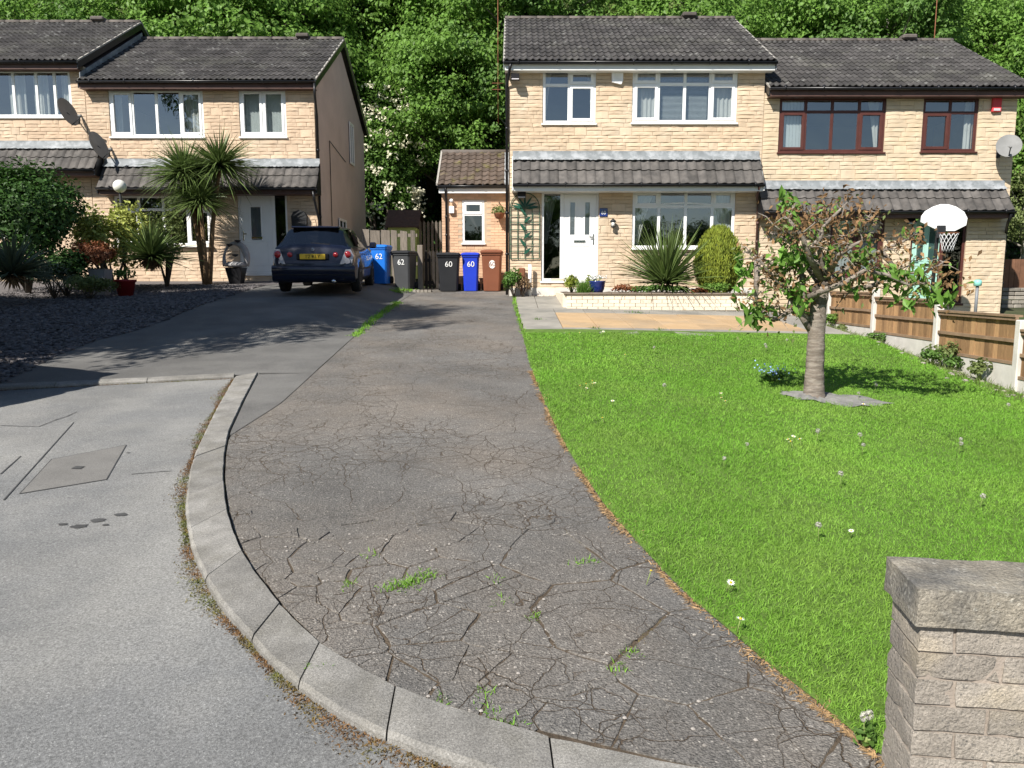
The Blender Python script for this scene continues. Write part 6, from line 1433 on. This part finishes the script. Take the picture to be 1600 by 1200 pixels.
# weed fabric round the trunk
k = 36; vs = [(TX, TY, tz+.02)]; RF = random.Random(3); rad_ = [(.42 if math.cos(6.283*i/k) < 0 else .68)*(1+.12*math.sin(6.283*i/k*3+1)+RF.uniform(-.13, .13)) for i in range(k)]
for q in (.35, .6, .82, 1.):
    for i in range(k): a = 6.283*i/k; x, y = TX+.04+rad_[i]*q*math.cos(a), TY-.04+rad_[i]*q*.55*math.sin(a); vs.append((x, y, gz(x, y)+.02+RF.uniform(-.005, .03)*(q < 1)+.012*math.sin(a*7+q*9)*(q > .5)))
o = MB().add(vs, [(0, 1+i, 1+(i+1) % k) for i in range(k)]+[(1+r*k+i, 1+(r+1)*k+i, 1+(r+1)*k+(i+1) % k, 1+r*k+(i+1) % k) for r in range(3) for i in range(k)]).build('weed_fabric', 'fabric'); tag(o, 'grey weed fabric laid round the foot of the cherry tree', 'fabric')
# forget-me-nots, daisies and dandelion clocks
fx, fy2 = G(1208, 598); fm = shrub('forget_me_nots', 'clump of blue forget-me-nots beside the cherry tree', (fx, fy2, gz(fx, fy2)), .17, .12, .17, 'leaf_mid', .04, 420, 'flowers', seed=51, stems='stem')
n = 90; c = RN.normal(0, 1, (n, 3))*[.11, .08, .03]+[0, 0, .16]; v, f = leaf_arrays(c, RN.normal(0, 1, (n, 3)), RN.normal(0, .4, (n, 3))+[0, -.3, 1], .02, .02, .05); link('blossoms', mesh_arrays('blossoms', v, f), 'petal_blue', fm)
def daisy_me():
    m2 = MB(); m2.tube([(0, 0, 0), (0, 0, .06)], .0022, 5, mi=2)
    for k in range(10): a = 6.283*k/10; m2.add([(0, 0, .062), (.011*math.cos(a-.25), .011*math.sin(a-.25), .064), (.019*math.cos(a), .019*math.sin(a), .066), (.011*math.cos(a+.25), .011*math.sin(a+.25), .064)], [(0, 1, 2, 3)], 0)
    m2.lathe([(.006, .062), (.006, .067), (.001, .07)], (0, 0, 0), 8, 1); return m2
dm_ = daisy_me().mesh('daisy')
for q in ('petal_white', 'yellow', 'stem'): dm_.materials.append(MATS[q])
dpts = [(918,612),(925,610),(914,616),(930,608),(921,607),(910,613),(958,638),(945,666),(1235,700),(1241,705),(1236,695),(1253,701),(1127,625),(1130,632),(1135,638),(1134,927),(1136,930),(1151,995),(907,528),(942,526),(890,531),(968,529),(1010,917),(1347,643),(975,565),(1330,845)]
for i, p in enumerate(dpts):
    X, Y = G(*p); o = bpy.data.objects.new('daisy', dm_); C.objects.link(o); o.location = (X, Y, gz(X, Y)+.01); s = R.uniform(.75, 1.0)*(1+.03*Y); o.scale = (s, s, s); o.rotation_euler = (R.uniform(.1, .5), R.uniform(-.3, .1), R.uniform(0, 6)); tag(o, 'small white daisy in the lawn', 'daisy', 'daisies in the lawn')
ck = MB().tube([(0, 0, 0), (.006, 0, .07), (0, .004, .14)], .0028, 5, mi=1).lathe([(.0001, .135), (.009, .138), (.009, .146), (.0001, .15)], (0, 0, 0), 6, 1)
for _ in range(70):
    d = sph(1)[0]; e = Vector((0, 0, .143))+Vector(d)*.024; ck.bar((0, 0, .143), tuple(e), .0007, .0007, 0); s_ = Vector(d).orthogonal().normalized()*.0055; q = Vector(d).cross(s_).normalized()*.0055; ck.add([e+s_, e+q, e-s_, e-q], [(0, 1, 2, 3)], 0)
cm_ = ck.mesh('dandelion_clock'); cm_.materials.append(MATS['clock']); cm_.materials.append(MATS['stem'])
for p in ((1039,612),(1021,547),(1197,543),(1197,546),(1228,533),(1274,687),(1166,703),(1347,706),(1498,694),(1498,703),(1131,727),(1366,601),(1366,608),(1343,620),(1343,692),(1575,640),(1280,842),(1530,790),(1315,757)):
    X, Y = G(p[0], p[1]+8); o = bpy.data.objects.new('dandelion_clock', cm_); C.objects.link(o); o.location = (X, Y, gz(X, Y)); s = R.uniform(.55, .75)*(1+.02*Y); o.scale = (s, s, s); o.rotation_euler = (R.uniform(-.15, .15), R.uniform(-.15, .15), R.uniform(0, 6)); tag(o, 'grey dandelion clock standing in the lawn', 'dandelion', 'dandelion clocks in the lawn')

X, Y = G(1352, 1168); shrub('wall_weed', 'small flowering weed at the foot of the garden wall', (X, Y, gz(X, Y)), .04, .03, .09, 'leaf_mid', .03, 90, 'weed', seed=81, stems='stem')
for dx, dy in ((-.01, 0), (.012, .01)):
    o = bpy.data.objects.new('dandelion_clock', cm_); C.objects.link(o); o.location = (X+dx, Y+dy, gz(X, Y)); o.scale = (.55, .55, .75); tag(o, 'grey dandelion clock at the foot of the garden wall', 'dandelion', 'dandelion clocks by the wall')
# elder in blossom between the houses
el = shrub('elder_bush', 'elder bush in cream blossom behind the gable and the shed', (-5.35, 31.6, gz(-5.35, 31.6)-.8), 1.7, 1.3, 8.0, 'leaf_mid', .17, 8500, 'shrub', seed=61, lobes=16)
n = 95; a = RN.uniform(3.2, 6.2, n); zz = RN.uniform(1.6, 7.4, n); cs = np.stack([1.75*np.cos(a), 1.42*np.sin(a), zz], 1); cs[:, :2] *= (np.sin(np.pi*np.clip(zz/8.2, .05, .95))**.4)[:, None]
c = np.concatenate([q+RN.normal(0, 1, (16, 3))*[.13, .07, .08] for q in cs]); v, f = leaf_arrays(c, RN.normal(0, 1, (len(c), 3)), RN.normal(0, .4, (len(c), 3))+[-.3, -.7, .6], .12, .115, .05); link('blossom', mesh_arrays('blossom', v, f), 'blossom', el)
# tall trees and hedge that stand to the side of the drive and throw the shade over it
for (X, Y, k, s, hz__) in ((-8.75, 7.25, 2, .47, 1.08), (-10.9, 10.3, 2, .52, .95), (-9.9, 8.7, 0, .5, .9), (-12.6, 10.6, 0, .5, .58), (-14.6, 11.6, 2, .55, .52), (-9.3, 8.0, 2, .42, 1.1), (-11.6, 9.3, 2, .5, .68)):
    o = copy_tree(kinds[k]); o.location = (X, Y, gz(X, Y)-.1); o.scale = (s, s, hz__); o.rotation_euler = (0, 0, X); o['label'] = 'garden tree beside the neighbouring drive that shades it'; o['group'] = 'garden trees shading the drive'
shrub('boundary_hedge', 'clipped dark hedge along the neighbouring garden edge', (-8.9, 7.6, gz(-8.9, 7.6)), 1.3, 1.0, 2.4, 'leaf_dark', .09, 9000, 'hedge', seed=71, lobes=14)
# trees across the road, behind the viewer: what the windows mirror
for i, X in enumerate((-34, -27, -20, -13, -6, 1, 8, 15, 22, 29, 36)):
    o = copy_tree(kinds[(0, 2, 1)[i % 3]]); Yb = -24-RT.uniform(0, 5); o.location = (X, Yb, gz(X, Yb)-1.8); s = RT.uniform(.95, 1.1); o.scale = (s*1.1, s*1.1, s); o.rotation_euler = (0, 0, i*1.3); o['label'] = 'tree on the far side of the road, mirrored in the windows'; o['group'] = 'trees across the road'
